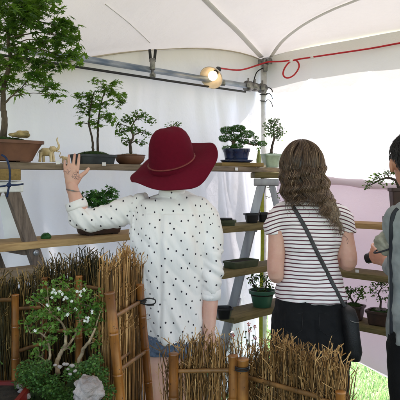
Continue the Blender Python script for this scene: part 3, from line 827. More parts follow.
# 3 small tree in round brown pot
def round_pot(w, h, mat, prof=None, n=2, sy=1):
    def f(root):
        bm = bmesh.new(); p = prof or [(.30, 0), (.33, .02), (.45, .35), (.5, .75), (.49, .92), (.52, .94), (.52, 1), (.46, 1), (.45, .9)]
        lathe(bm, [(r_*w, z_*h) for r_, z_ in p], seg=40, sy=sy, n=n); sharp(obj('pot', bm, mat, root), 40)
        b2 = bmesh.new(); lathe(b2, [(.44*w, .84*h), (.44*w, .93*h), (.02*w, .96*h)], seg=28, sy=sy, n=n); obj('soil', b2, M['soil'], root)
        return h
    return f
plant('small spreading bonsai in a round rust brown bowl beside the red hat', 130, C1+.04, Z1, round_pot(.15, .05, M['clay'], sy=.9),
      [[(131, 152, 1.8, 0), (130, 144, 1.5, 0), (133, 137, 1.1, .01), (131, 128, .8, 0), (137, 118, .5, 0)]],
      [(128, 120, 8, 3, 34), (139, 115, 8, 3, 34), (148, 121, 6, 3, 22), (120, 131, 8, 3, 30), (134, 130, 9, 4, 40), (145, 133, 6, 3, 18), (125, 141, 6, 2.5, 16), (117, 124, 4, 2, 9), (140, 142, 6, 2, 14)],
      'oval', .017, M['leaf_dark'], M['bark'], dens=2.3, tilt=1.2, mossr=(.05, .04, .01, 200, M['moss_olive']))
# 4 blue pot juniper with board
X, Y = line_l(238, C1+.05)
bm = bmesh.new(); box(bm, (0, 0, .012), (.28, .13, .024), bev=.003); b_ = obj('display_board', bm, M['block'], loc=(X, Y, Z1+.0005)); b_.rotation_euler = (0, 0, R(25)); props(b_, 'rough tan wooden board under the blue pot on the top plank', 'board')
rt4 = thing('bonsai', 'dense green juniper bonsai in a glossy blue pot and tray on a board', 'bonsai', (X-.01, Y-.005, Z1+.0255), 0, 'bonsai trees on the plank shelves')
bm = bmesh.new(); lathe(bm, [(.42, 0), (.5, .008), (.52, .016), (.49, .016), (.46, .010), (.02, .009)], seg=40, sx=.19, sy=.13, n=3.5); obj('drip_tray', bm, M['glaze_blue'], rt4)
bm = bmesh.new(); lathe(bm, [(.36, .010), (.38, .014), (.40, .03), (.43, .058), (.46, .066), (.47, .082), (.42, .082), (.41, .070)], seg=48, sx=.175, sy=.125, n=3.2); sharp(obj('pot', bm, M['glaze_blue'], rt4), 35)
bm = bmesh.new(); lathe(bm, [(.4, .06), (.4, .072), (.02, .078)], seg=30, sx=.175, sy=.125, n=3.2); obj('soil', bm, M['soil'], rt4)
off4 = tuple(rt4.location)
tree(rt4, off4, Y, [[(236, 148, 2.4, 0), (233, 143, 2.1, .0), (237, 138, 1.7, .01), (242, 134, 1.2, 0)], [(236, 146, 1.4, 0), (228, 150, 1.1, -.02), (226, 152, .7, -.03)], [(240, 141, 1.2, 0), (250, 144, .9, .0), (257, 145, .7, 0)]],
     [(227, 131, 7, 4, 420), (238, 129, 8, 3.5, 480), (247, 135, 7, 4, 380), (224, 139, 5.5, 3.5, 260), (235, 138, 7, 4, 300), (243, 142, 6, 3, 200), (227, 149, 5.5, 3, 200), (237, 147, 6, 2.5, 200), (255, 143, 5, 3, 190), (262, 144, 6, 2.6, 210), (256, 138, 3, 2, 60)],
     'tuft', .0105, M['juniper'], M['bark'], tilt=.9, twigs=False)
# small yellow-green bottle-like vase beside
X, Y = line_l(258.5, C1+.05)
vz = thing('bud_vase', 'slim yellow green vase standing between the blue pot and the celadon pot', 'vase', (X, Y-.02, Z1+.001))
bm = bmesh.new(); lathe(bm, [(.011, 0), (.015, .01), (.016, .05), (.011, .075), (.008, .09), (.010, .098), (.006, .098), (.005, .06)], seg=24); obj('vase_body', bm, simple('vase_glaze', (.35, .38, .12), (.22, .25, .07), .3), vz)
vz.location.z = Z1+.0005
L = Leaves()
for i in range(30): L.add('oval', Vector((rnd.uniform(-.012, .012), rnd.uniform(-.012, .012), .1+rnd.uniform(0, .02))), .012, (rvec()+Vector((0, 0, .5))).normalized())
L.build('sprig', M['leaf_light'], vz)
# 5 celadon pot
plant('upright grey green tree in a pale celadon pot at the end of the top plank', 271, C1+.06, Z1, rotpot(.115, .1, .085, M['celadon'], 20, taper=.74, feet=False, n=5),
      [[(271, 153, 1.6, 0), (272, 146, 1.2, 0), (274, 138, 1, 0), (273, 130, .7, 0)]],
      [(268, 128, 5, 4, 60), (275, 124, 6, 4, 70), (280, 131, 5, 4, 55), (270, 134, 6, 3, 50), (277, 136, 5, 3, 40), (272, 121, 5, 2.5, 30)],
      'oval', .015, M['leaf_grey'], M['bark_dark'], dens=1.9, tilt=1.3, mossr=(.04, .035, .012, 150, M['moss']))
# sprig behind the hat
plant('small green tree whose top shows just above the red hat', 174, C1-.02, Z1, round_pot(.12, .05, M['clay_dark']),
      [[(174, 152, 1.3, 0), (173, 140, 1, 0), (174, 128, .7, 0)]], [(170, 125, 4, 2, 22), (177, 124, 3.5, 2, 20), (174, 132, 9, 4, 50)], 'oval', .015, M['leaf_dark'], M['bark'], tilt=1.2)
# bushy plant on plank 2 behind raised arm
plant('bushy bright leaved plant in a small clay pot behind the raised arm', 99, C2, Z2, rotpot(.2, .12, .045, M['clay_dark'], 40, taper=.9),
      [[(99, 226, 2, 0), (97, 212, 1.5, 0), (100, 200, 1, 0)]], [(90, 197, 7, 5, 60), (100, 196, 7, 4.5, 60), (112, 193, 7, 5, 60), (97, 206, 10, 4, 60), (108, 203, 9, 4, 50), (87, 203, 5, 3, 26)],
      'maple', .022, M['juniper'], M['bark_dark'], tilt=1.3, mossr=(.06, .04, .012, 200, M['moss']))
rt_, X, Y, z = shelf_root('moss_ball', 'tiny round clump of green moss sitting alone on the pine plank', 'moss', 46, C2+.02, Z2)
rt_['group'] = ''
del rt_['group']
moss(rt_, (X, Y, z), (X, Y, z+.006), .02, .018, .018, 160, M['juniper'], .005)
# items between the women: tray with lid, black pots
X, Y = line_l(226, C2+.08); o_ = thing('seed_tray', 'low olive green plastic tray at the left end of the olive plank', 'tray', (X, Y, Z2-.002)); pot_rect(o_, .1, .08, .03, M['olive_tray'], feet=False, n=8, taper=.95)
bm = bmesh.new(); box(bm, (0, 0, .037), (.07, .055, .01), bev=.003); obj('handle_box', bm, M['plastic_black'], o_)
for px, lab in ((251.5, 'empty black plastic nursery pot standing left of its twin on the olive plank'), (264, 'empty black plastic nursery pot half hidden by the striped sleeve')):
    X, Y = line_l(px, C2+.04); o_ = thing('nursery_pot', lab, 'plant pot', (X, Y, Z2-.002), R(10), 'empty black nursery pots')
    bm = bmesh.new(); lathe(bm, [(.028, 0), (.030, .004), (.037, .045), (.045, .046), (.045, .056), (.040, .056), (.034, .02), (.03, .004)], seg=32, n=4); sharp(obj('pot', bm, M['plastic_black'], o_), 40)
X, Y = line_l(223.5, C2+.16); o_ = thing('nursery_pot', 'empty black plastic nursery pot low down beside the dotted sleeve cuff', 'plant pot', (X-.0, Y, Z4+.001), R(10), 'empty black nursery pots')
bm = bmesh.new(); lathe(bm, [(.032, 0), (.034, .004), (.042, .05), (.05, .051), (.05, .06), (.045, .06), (.038, .02), (.03, .004)], seg=32, n=4); sharp(obj('pot', bm, M['plastic_black'], o_), 40)
X, Y = line_l(222, C2+.06)
# long trough on plank 3
X, Y = line_l(241, C2+.07); o_ = thing('trough', 'long low olive green trough on the short mossy plank', 'planter', (X, Y, Z3+.001), R(42)); pot_rect(o_, .2, .1, .04, M['olive_tray'], feet=False, n=10, taper=.96)
# green plastic pot plant
def green_pot(root):
    bm = bmesh.new(); lathe(bm, [(.05, 0), (.053, .004), (.068, .078), (.078, .08), (.08, .1), (.073, .1), (.066, .075)], seg=48); sharp(obj('pot', bm, M['plastic_green'], root), 30)
    bm = bmesh.new(); lathe(bm, [(.068, .07), (.068, .086), (.01, .09)], seg=30); obj('soil', bm, M['soil'], root); return .092
plant('dark leaved little tree in a round green plastic pot on the lowest short plank', 262, C2+.1, Z4, green_pot,
      [[(262, 298, 1.6, 0), (259, 291, 1.2, 0), (254, 285, .9, 0), (251, 280, .6, 0)], [(263, 297, 1.2, .01), (266, 288, .9, .01), (267, 281, .6, .01)]],
      [(252, 279, 5, 3.5, 55), (258, 277, 5, 3, 45), (266, 279, 6, 4, 50), (269, 286, 5, 4, 40), (255, 285, 5, 2, 22), (262, 288, 5, 2, 16)], 'oval', .017, M['leaf_dark'], M['bark_dark'], tilt=1.3, mossr=(.03, .03, .008, 80, M['moss']))
# sprig under the block
rt_, X, Y, z = shelf_root('bonsai', 'small leafy plant half hidden behind the long brown hair below the top plank', 'bonsai', 276, C2+.02, Z2)
t_ = round_pot(.09, .06, M['clay_dark'])(rt_); tree(rt_, (X, Y, z), Y, [[(276, 212, 1.2, 0), (275, 200, .9, 0), (273, 190, .6, 0)]], [(272, 189, 4, 3, 20), (277, 194, 5, 4, 30), (270, 197, 3, 2, 9)], 'oval', .014, M['leaf_dark'], M['bark'], tilt=1.2)
# right wall plants
Xc, Yc2 = line_r(399, CR-.02)
rc_ = thing('bonsai', 'cascade bonsai in a tall brown pot on a dark stand, leaning left by the man', 'bonsai', (Xc, Yc2, 1.2455), 0, 'bonsai trees on the plank shelves')
bm = bmesh.new(); box(bm, (0, 0, .028), (.13, .13, .03), bev=.003)
for sx in (-1, 1):
    for sy in (-1, 1): box(bm, (sx*.05, sy*.05, .007), (.022, .022, .014))
for ch in (obj('stand', bm, M['clay_dark'], rc_, smooth=False),): ch.rotation_euler = (0, 0, R(12))
bm = bmesh.new(); lathe(bm, [(.036, .044), (.037, .05), (.046, .18), (.052, .182), (.052, .2), (.045, .2), (.044, .18)], seg=40, n=8); sharp(obj('pot', bm, M['clay_dark'], rc_), 35)
tree(rc_, tuple(rc_.location), Yc2, [[(399, 188, 1.6, 0), (396, 181, 1.4, 0), (389, 178, 1.1, 0), (380, 180, .8, 0), (371, 185, .5, 0)], [(397, 184, 1.2, 0), (396, 174, .8, 0), (391, 169, .5, 0)]],
     [(388, 173, 5, 3, 45), (379, 178, 6, 3, 50), (372, 182, 5, 2.6, 40), (367, 186, 3, 1.6, 18), (394, 170, 5, 3, 40), (384, 183, 5, 2, 22), (403, 170, 8, 5, 60), (396, 183, 4, 2, 20)], 'oval', .017, M['leaf_dark'], M['bark_dark'], tilt=1.1)
plant('dark compact bonsai in a square black brown pot nearest the striped shirt, lowest right plank', 354, CR-.04, .68, rotpot(.105, .09, .08, M['clay_dark'], -38, taper=.82, n=7),
      [[(355, 309, 1.4, 0), (353, 302, 1.1, 0), (350, 296, .8, 0), (351, 290, .5, 0)], [(354, 305, .9, 0), (359, 298, .7, .01), (362, 292, .5, .01)]],
      [(348, 291, 4.5, 3, 34), (354, 290, 5, 3, 30), (361, 291, 4.5, 3, 30), (347, 298, 4, 2.4, 18), (362, 297, 3.5, 2, 14)], 'oval', .017, M['leaf_dark'], M['bark_dark'], side='r', dens=1.5, tilt=1.3, mossr=(.04, .035, .02, 180, M['moss']))
r7, X7, Y7, z7 = plant('sparse twiggy bonsai with white stones in a square dark pot, lowest right plank', 380, CR-.04, .68, rotpot(.13, .11, .075, M['clay_dark'], -38, taper=.84, n=7),
      [[(380, 309, 1.2, 0), (381, 301, .9, 0), (379, 294, .7, .01), (382, 287, .5, 0), (380, 281, .4, 0)]],
      [(374, 285, 4, 2, 22), (381, 282, 4, 2, 22), (388, 284, 5, 2, 22), (372, 293, 3.5, 1.8, 14), (386, 291, 4, 1.6, 18), (377, 297, 4, 1.6, 10), (385, 299, 4, 1.6, 9), (392, 289, 3, 1.4, 8), (370, 289, 3, 1.2, 8)],
      'oval', .015, M['leaf_dark'], M['bark_dark'], side='r', dens=1.3, tilt=1.3, mossr=(.05, .04, .016, 200, M['moss']))
for dx, dy in ((-.02, -.03), (.012, -.034)):
    bm = bmesh.new(); q = Vector((X7+dx, Y7+dy, z7+.092)); ellipsoid(bm, q, (.014, .011, .01), u=14, v=8)
    for v in bm.verts: v.co += (v.co-q)*noise.noise(v.co*80)*.5
    obj('stone', bm, M['rock'], r7, off=(X7, Y7, z7))

# carved elephants
def elephant(px, s, label, face=1):
    X, Y = line_l(px, C1+.09); root = thing('elephant_figurine', label, 'figurine', (X, Y, Z1+.0005), 0, 'cream carved elephant figurines')
    bm = bmesh.new()
    ellipsoid(bm, (0, 0, .052), (.032, .018, .02)); ellipsoid(bm, (-.012, 0, .055), (.022, .017, .018)); ellipsoid(bm, (.030, 0, .066), (.015, .013, .015))
    for x, y, dx in ((-.026, -.009, -.006), (-.02, .009, .002), (.018, -.009, .004), (.023, .009, .008)):
        tube(bm, [(x, y, .05), (x+dx*.6, y, .028), (x+dx, y, .004)], [.010, .0068, .0075], 10, n=3)
    tube(bm, [(.038, 0, .064), (.052, 0, .066), (.057, 0, .082), (.051, 0, .098), (.047, 0, .112), (.052, 0, .12)], [.009, .0065, .0055, .0045, .0038, .003], 10, n=4, round_cap=True)
    tube(bm, [(-.034, 0, .06), (-.044, 0, .045), (-.042, 0, .03)], [.003, .002, .002], 6, n=3)
    for v in bm.verts: v.co.x *= face; v.co *= s
    me = remesh(bm, .0022*max(s, .6), 2); link_mesh('body', me, M['ivory'], root)
    for y in (-1, 1):
        b2 = bmesh.new(); q2 = Vector((.022*face*s, y*.013*s, .066*s)); ellipsoid(b2, q2, (.010*s, .003*s, .013*s), Matrix.Rotation(y*.4, 3, 'Z')); obj('ear', b2, M['ivory'], root)
        b2 = bmesh.new(); tube(b2, [(.04*face*s, y*.007*s, .058*s), (.052*face*s, y*.009*s, .052*s), (.06*face*s, y*.009*s, .057*s)], [.0022*s, .0018*s, .0008*s], 6, n=3); obj('tusk', b2, M['ivory'], root)
    return root
elephant(47, .92, 'larger cream carved elephant with raised trunk right of the brown pot')
elephant(65, .42, 'tiny cream carved elephant beside the raised hand', -1)

# ------------------------------------------------------------------ display table in front
TZ = .72
tb = thing('display_table', 'long low wooden display table in the foreground under the brush screens', 'table', (-.25, 1.55, 0))
bm = bmesh.new(); box(bm, (0, 0, TZ-.015), (1.75, .86, .03), bev=.004); obj('tabletop', bm, M['table'], tb)
for sx in (-1, 1):
    for sy in (-1, 1):
        bm = bmesh.new(); box(bm, (sx*.82, sy*.38, (TZ-.03)/2), (.05, .05, TZ-.031), bev=.003); obj('leg', bm, M['table'], tb)

def cane(bm, a, b, r, seg=14):
    a, b = Vector(a), Vector(b); n_ = max(2, int((b-a).length/.09)); pts, rr = [], []
    for i in range(n_):
        t0, t1 = i/n_, (i+1)/n_
        for t, k in ((t0+.0005, 1.0), (t0+(t1-t0)*.06, 1.0), (t0+(t1-t0)*.5, .97), (t1-(t1-t0)*.05, 1.0), (t1-(t1-t0)*.02, 1.12), (t1-.001, .93)):
            pts.append(a.lerp(b, t)); rr.append(r*k)
    tube(bm, pts, rr, seg)
def brush_panel(label, A, B, zb, ztopf, posts, rails, n, mat, thick=.02, tw=.0022, root=None, seed=1, feather=.3, off=None, lean=0, tangle=.02):
    """A,B: ends on the table; posts: (t, top z, radius, dx lean); rails: (z at A, z at B, r)"""
    A, B = Vector((*A, 0)), Vector((*B, 0)); mid = (A+B)/2; mid.z = zb
    root = root or thing('brush_screen', label, 'screen', mid, 0, 'bamboo framed brush screens'); off = off or tuple(root.location)
    d_ = (B-A); nrm = Vector((d_.y, -d_.x, 0)).normalized()
    if nrm.y > 0: nrm = -nrm
    bm = bmesh.new(); lay = bm.verts.layers.float.new('rnd'); rr = random.Random(seed)
    for i in range(n):
        t = rr.random(); zt = ztopf(t)+rr.gauss(0, .014); dep = rr.uniform(-1, 1)*thick; p = A+d_*t+nrm*dep
        x0 = rr.gauss(0, tangle*.5); h = zt-zb
        k = 6; pts = []; drift = rr.gauss(0, tangle*.8)
        for j in range(k+1):
            u = j/k; pts.append(p+d_.normalized()*(x0*(1-u)+drift*u+rr.gauss(0, .0022)+rr.gauss(0, .005)*u*u)+nrm*(rr.gauss(0, .0015)-.0*u)+Vector((0, 0, zb+h*u)))
        r = tw*rr.uniform(.5, 1.25); val = min(1, max(0, rr.gauss(.5, .28)))
        tube(bm, pts, [r*(1-.5*j/k) for j in range(k+1)], 4, cap=False, layer=lay, val=val)
        if rr.random() < feather*1.5:
            for q in range(rr.randint(2, 5)):
                s = pts[-1-rr.randint(0, 2)]; e = s+Vector((rr.gauss(0, .010), rr.gauss(0, .006), rr.uniform(.008, .028)))
                tube(bm, [s, s.lerp(e, .5)+Vector((rr.gauss(0, .002), 0, 0)), e], [r*.55, r*.5, r*.6], 3, cap=False, layer=lay, val=min(1, val+.15))
    obj('brush', bm, mat, root, off=off)
    for (t, zt, r, lx) in posts:
        b2 = bmesh.new(); p = A+d_*t+nrm*(thick+r); cane(b2, p+Vector((lx, 0, zb)), p+Vector((0, 0, zt)), r); obj('post', b2, M['bamboo'], root, off=off)
    for (za, zb_, r, t0, t1) in rails:
        b2 = bmesh.new(); cane(b2, A+d_*t0+nrm*(thick+r*.6)+Vector((0, 0, za)), A+d_*t1+nrm*(thick+r*.6)+Vector((0, 0, zb_)), r, 10); obj('rail', b2, M['bamboo_olive'], root, off=off)
        b2 = bmesh.new(); cane(b2, A+d_*t0-nrm*(thick+r*.6)+Vector((0, 0, za)), A+d_*t1-nrm*(thick+r*.6)+Vector((0, 0, zb_)), r, 10); obj('rail', b2, M['bamboo_olive'], root, off=off)
    return root
def zat(py, Y): return CAMZ-(py-HY)/F*Y
def xy(px, Y): return ((px-200)/F*Y, Y)
def knot(root, p, r=.012, off=None, bow=True):
    bm = bmesh.new(); p = Vector(p)
    for k in range(3): 
        pts = [p+Vector((math.cos(a)*r*1.15, math.sin(a)*r*1.15, (k-1)*.004)) for a in [i*math.pi/6 for i in range(13)]]
        tube(bm, pts, .0016, 5)
    if bow:
        f = p+Vector((0, -r*1.2, 0))
        tube(bm, [f, f+Vector((.02, -.006, .012)), f+Vector((.042, -.006, .008)), f+Vector((.04, -.004, -.004)), f+Vector((.015, -.004, -.006)), f], .002, 6, n=4)
        tube(bm, [f, f+Vector((.02, -.004, -.008)), f+Vector((.04, -.002, -.008))], .0018, 6, n=4)
    obj('cord_tie', bm, M['rubber'], root, off=off)
# right wing of the folding screen (bright straw)
YA, YB = 1.47, 1.80
g1 = brush_panel('tall golden brush screen with orange bamboo posts left of the dotted blouse', xy(104, YA+.03), xy(139, YB+.03), TZ, lambda t: zat(262+6*math.sin(t*9), YA+(YB-YA)*t)-.02*(1-t), [], [], 330, M['brush'], .016, .0021, seed=11, feather=.5, tangle=.014)
of1 = tuple(g1.location)
for (px, py, pxb, Y, r) in ((109.5, 292, 128, YA, .0125), (139.5, 284, 152, YB-.055, .0115)):
    bm = bmesh.new(); a = W(px, py, Y); Yb = Y; kx = (pxb-px)/F*Y; b = Vector((a.x+kx*1.15, Y, TZ)); cane(bm, b, a, r); obj('post', bm, M['bamboo'], g1, off=of1)
for (pa, pb) in (((113, 318, YA-.005), (141, 301, YB-.04)), ((120, 370, YA-.005), (146, 351, YB-.04))):
    bm = bmesh.new(); cane(bm, W(*pa), W(*pb), .0058, 10); obj('rail', bm, M['bamboo_olive'], g1, off=of1)
    bm = bmesh.new(); a = W(*pa)+Vector((-.02, .05, 0)); b = W(*pb)+Vector((-.03, .06, 0)); cane(bm, a, b, .0055, 10); obj('rail', bm, M['bamboo_olive'], g1, off=of1)
knot(g1, W(141, 301, YB-.055), .0125, of1)
# back panel behind the flowering tree
brush_panel('dark brush screen standing behind the white flowering bonsai', xy(38, 1.86), xy(112, 1.94), TZ, lambda t: zat(268+6*math.sin(t*23)+5*math.sin(t*7), 1.9),
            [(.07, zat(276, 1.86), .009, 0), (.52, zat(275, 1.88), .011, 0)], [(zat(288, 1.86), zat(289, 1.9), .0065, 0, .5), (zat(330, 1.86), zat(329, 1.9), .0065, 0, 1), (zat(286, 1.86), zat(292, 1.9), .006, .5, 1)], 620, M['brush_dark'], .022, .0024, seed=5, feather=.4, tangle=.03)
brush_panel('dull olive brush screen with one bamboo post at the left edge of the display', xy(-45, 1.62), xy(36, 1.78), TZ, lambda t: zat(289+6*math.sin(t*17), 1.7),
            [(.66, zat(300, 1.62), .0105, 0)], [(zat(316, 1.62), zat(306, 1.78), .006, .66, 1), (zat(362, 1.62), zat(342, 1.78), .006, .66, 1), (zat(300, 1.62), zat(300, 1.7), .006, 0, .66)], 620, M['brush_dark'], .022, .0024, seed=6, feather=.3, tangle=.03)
# centre screen in front of the woman
Yf = 1.56
g2 = brush_panel('low brown brush screen between two stout bamboo posts in front of the hanging hand', xy(172, Yf), xy(240, Yf), TZ, lambda t: zat(353-7*math.sin(t*3.0)+5*math.sin(t*21), Yf),
            [(.03, zat(350, Yf), .0125, 0), (.89, zat(352, Yf), .012, 0), (1.03, zat(355, Yf), .015, 0)], [(zat(369, Yf), zat(368, Yf), .0058, 0, 1)], 215, M['brush'], .014, .0019, seed=12, feather=.6, tangle=.022)
of2 = tuple(g2.location)
knot(g2, Vector((*xy(242, Yf-.035), zat(368, Yf-.035))), .015, of2, False)
# right screen, running down to the right
g3 = brush_panel('long straw brush screen in front of the black jeans, sloping down to the right', xy(250, 1.60), xy(330, 1.40), TZ, lambda t: zat(361-13*math.exp(-((t-.42)/.2)**2)+14*max(0, t-.5), 1.6-.2*t),
            [], [(zat(375, 1.6), zat(396, 1.4), .0062, 0, 1.05)], 470, M['brush'], .016, .002, seed=13, feather=.6, tangle=.022)
g4 = brush_panel('small pale straw brush bundle with a bamboo stub at the right end of the table', xy(324, 1.36), xy(346, 1.33), TZ, lambda t: zat(364+14*t*t+6*math.sin(t*14), 1.35), [(.95, zat(388, 1.33), .011, 0)], [(zat(398, 1.36), zat(402, 1.33), .006, 0, 1)], 150, M['brush'], .014, .0021, seed=14, feather=.5, tangle=.012)

# flowering bonsai in a planter on the table
bx_, by_ = xy(62, 1.5)
fb = thing('flowering_bonsai', 'white flowering multi-trunk bonsai on a mossy mound beside a pale rock', 'bonsai', (bx_, by_, TZ+.0005))
pot_rect(fb, .36, .24, .13, M['clay_dark'], n=9, taper=.93, soil=False)
ofb = tuple(fb.location)
mo = moss(fb, ofb, Vector((bx_, by_, TZ+.12)), .165, .11, .13, 1500, M['moss'], .009)
moss(fb, ofb, Vector((bx_-.03, by_-.06, TZ+.14)), .09, .06, .10, 500, M['moss'], .009, name='moss_lobe')
tree(fb, ofb, 1.5, [[(58, 372, 2.6, 0), (57, 362, 2.3, 0), (62, 350, 2.0, .01), (66, 342, 1.6, 0), (62, 328, 1.2, .02), (50, 312, .8, 0)],
                    [(75, 372, 2.4, .01), (79, 360, 2.0, .01), (84, 348, 1.7, 0), (92, 337, 1.3, -.02), (97, 325, .8, -.01)],
                    [(49, 362, 1.4, -.01), (51, 352, 1.2, -.01), (47, 340, .9, 0), (40, 333, .8, 0), (30, 333, .5, 0)],
                    [(64, 350, 1.4, .0), (72, 340, 1.1, .02), (78, 326, .9, .02), (76, 308, .6, .02)]],
     [(45, 298, 11, 6, 80), (60, 294, 13, 7, 100), (76, 298, 11, 7, 80), (50, 312, 13, 6, 80), (70, 311, 13, 6, 90), (90, 306, 10, 7, 60), (38, 316, 8, 6, 40), (86, 320, 10, 6, 60), (52, 325, 9, 5, 50), (42, 345, 9, 5, 40),
      (75, 330, 9, 5, 40), (97, 318, 6, 6, 40), (92, 334, 7, 5, 30), (60, 282, 9, 4, 30), (33, 330, 6, 4, 20), (94, 297, 9, 6, 30), (53, 338, 7, 4, 26), (25, 322, 5, 4, 22), (103, 306, 5, 5, 22), (30, 300, 5, 4, 16), (99, 345, 6, 5, 26), (36, 356, 8, 5, 34), (70, 350, 6, 4, 16), (48, 284, 6, 3, 14), (80, 284, 6, 3, 14)],
     'oval', .0105, M['leaf_light'], M['bark_pale'], dens=1.55, tilt=1.4)
L = Leaves()
for (a, b) in ((53, 292), (60, 290), (66, 315), (78, 291), (81, 296), (68, 313), (87, 318), (84, 322), (63, 300), (72, 302), (48, 305), (91, 312), (58, 308), (76, 308), (85, 290), (55, 290), (88, 321), (51, 297), (62, 293), (34, 330), (66, 297), (80, 293), (56, 293)):
    for k in range(2):
        L = Leaves(); p = W(a+rnd.uniform(-1.6, 1.6), b+rnd.uniform(-1.5, 1.5), 1.5+rnd.uniform(-.07, -.02)); L.add('petal5', p, .0038, (Vector((0, -1, .5))+rvec()*.6).normalized()); L.build('flower', M['petal'], fb, ofb)
# low bushes and pebbles round the base
L = Leaves()
for (a, b, r_, n_) in ((30, 380, 16, 330), (50, 385, 14, 300), (75, 372, 12, 160), (20, 395, 9, 140), (60, 398, 14, 240), (100, 385, 8, 120), (40, 368, 12, 200), (95, 362, 9, 120), (108, 392, 8, 90), (100, 374, 9, 120), (25, 368, 9, 120), (85, 368, 9, 100)):
    c = W(a, b, 1.42)
    for k in range(int(n_*2)):
        v = rvec(); L.add('oval', c+Vector((v.x*rad(r_, 1.42), v.y*.05, v.z*rad(r_*.6, 1.42))), .0065, (Vector((0, -.3, 1))+rvec()).normalized())
L.build('ground_cover', M['leaf_dark'], fb, ofb)
for (a, b, s) in ((64, 364, .005), (72, 366, .006), (75, 371, .005), (60, 367, .006), (68, 369, .004), (67, 364, .005), (22, 392, .011), (27, 396, .009), (19, 386, .007), (70, 374, .004), (55, 365, .004)):
    bm = bmesh.new(); q = W(a, b, 1.38); ellipsoid(bm, q, (s, s*.8, s*.7), u=12, v=8)
    for v in bm.verts: v.co += (v.co-q)*noise.noise(v.co*150)*.5
    obj('pebble', bm, M['rock'], fb, off=ofb)
bm = bmesh.new(); q = W(88, 392, 1.36); ellipsoid(bm, q, (.037, .03, .032), u=60, v=40)
bmesh.ops.translate(bm, verts=bm.verts, vec=(0, 0, 0))
for v in bm.verts:
    d_ = (v.co-q); v.co += d_*(noise.noise(v.co*28)*.5+noise.noise(v.co*70)*.25+noise.noise(v.co*160)*.1)
obj('rock', bm, M['rock'], fb, off=ofb)
# red pot
rx_, ry_ = xy(-20, 1.34); rp = thing('red_pot', 'glossy dark red planter at the lower left corner', 'planter', (rx_, ry_, TZ+.0005))
bm = bmesh.new(); lathe(bm, [(.07, 0), (.075, .006), (.088, .27), (.096, .272), (.096, .295), (.086, .295), (.08, .285)], seg=48, n=5); sharp(obj('pot', bm, M['red'], rp), 35)
bm = bmesh.new(); lathe(bm, [(.084, .27), (.084, .288), (.01, .292)], seg=30, n=5); obj('soil', bm, M['soil'], rp)
L = Leaves()
for i in range(200):
    v = rvec(); L.add('oval', Vector((v.x*.07-.02, v.y*.07, .36+v.z*.05)), .016, (Vector((0, 0, 1))+rvec()).normalized())
L.build('foliage', M['leaf_dark'], rp)

# potted wild flowers and speckled plant standing on the grass behind the screens
def floor_plant(px, Y, ztop, h, label, kind, mat, fl, n):
    X = (px-200)/F*Y; root = thing('potted_plant', label, 'plant', (X, Y, 0))
    bm = bmesh.new(); lathe(bm, [(.07, 0), (.075, .01), (.1, .17), (.11, .172), (.11, .2), (.1, .2), (.095, .17)], seg=36); sharp(obj('pot', bm, M['plastic_black'], root), 35)
    bm = bmesh.new(); L = Leaves(); Lf = Leaves()
    for i in range(n):
        a = rnd.uniform(0, 6.28); r_ = rnd.uniform(0, .10); hh = ztop*rnd.uniform(.75, 1)
        e = Vector((math.cos(a)*r_*1.4, math.sin(a)*r_*1.4, hh)); s = Vector((math.cos(a)*r_*.4, math.sin(a)*r_*.4, .18))
        m_ = s.lerp(e, .5)+Vector((rnd.uniform(-.01, .01), 0, .02)); tube(bm, [s, m_, e], [.002, .0016, .001], 4, n=3)
        for k in range(12):
            t = rnd.uniform(.25, 1); p = s.lerp(e, t)+rvec()*.012; L.add(kind, p, .016, (Vector((0, -.3, 1))+rvec()).normalized())
        if fl and rnd.random() < .22: Lf = Leaves(); Lf.add('petal5', e, .011, (Vector((0, -1, .6))+rvec()*.5).normalized()); Lf.build('flower', fl, root)
    obj('stems', bm, M['leaf_dark'] if False else M['bark_dark'], root); L.build('foliage', mat, root)
floor_plant(18, 2.2, 1.16, .5, 'dark leafy shrub rising behind the olive brush screen at the left edge', 'oval', M['leaf_dark'], None, 40)
floor_plant(93, 2.28, 1.20, .5, 'dark green leafy shrub just visible over the dark brush screen', 'oval', M['juniper'], None, 34)
floor_plant(252, 3.02, .77, .5, 'thin stemmed plant with small red flowers under the short planks', 'oval', M['leaf_grey'], rnd_mat('red_petal', [(0, (.4, .02, .02)), (1, (.6, .08, .05))], .6), 26)
floor_plant(216, 2.75, .66, .4, 'speckled pale leaved plant on the grass behind the centre screen', 'oval', rnd_mat('variegated_leaf', [(0, (.1, .3, .08)), (.5, (.3, .5, .2)), (1, (.75, .8, .6))], .5, .3), M['petal'], 30)

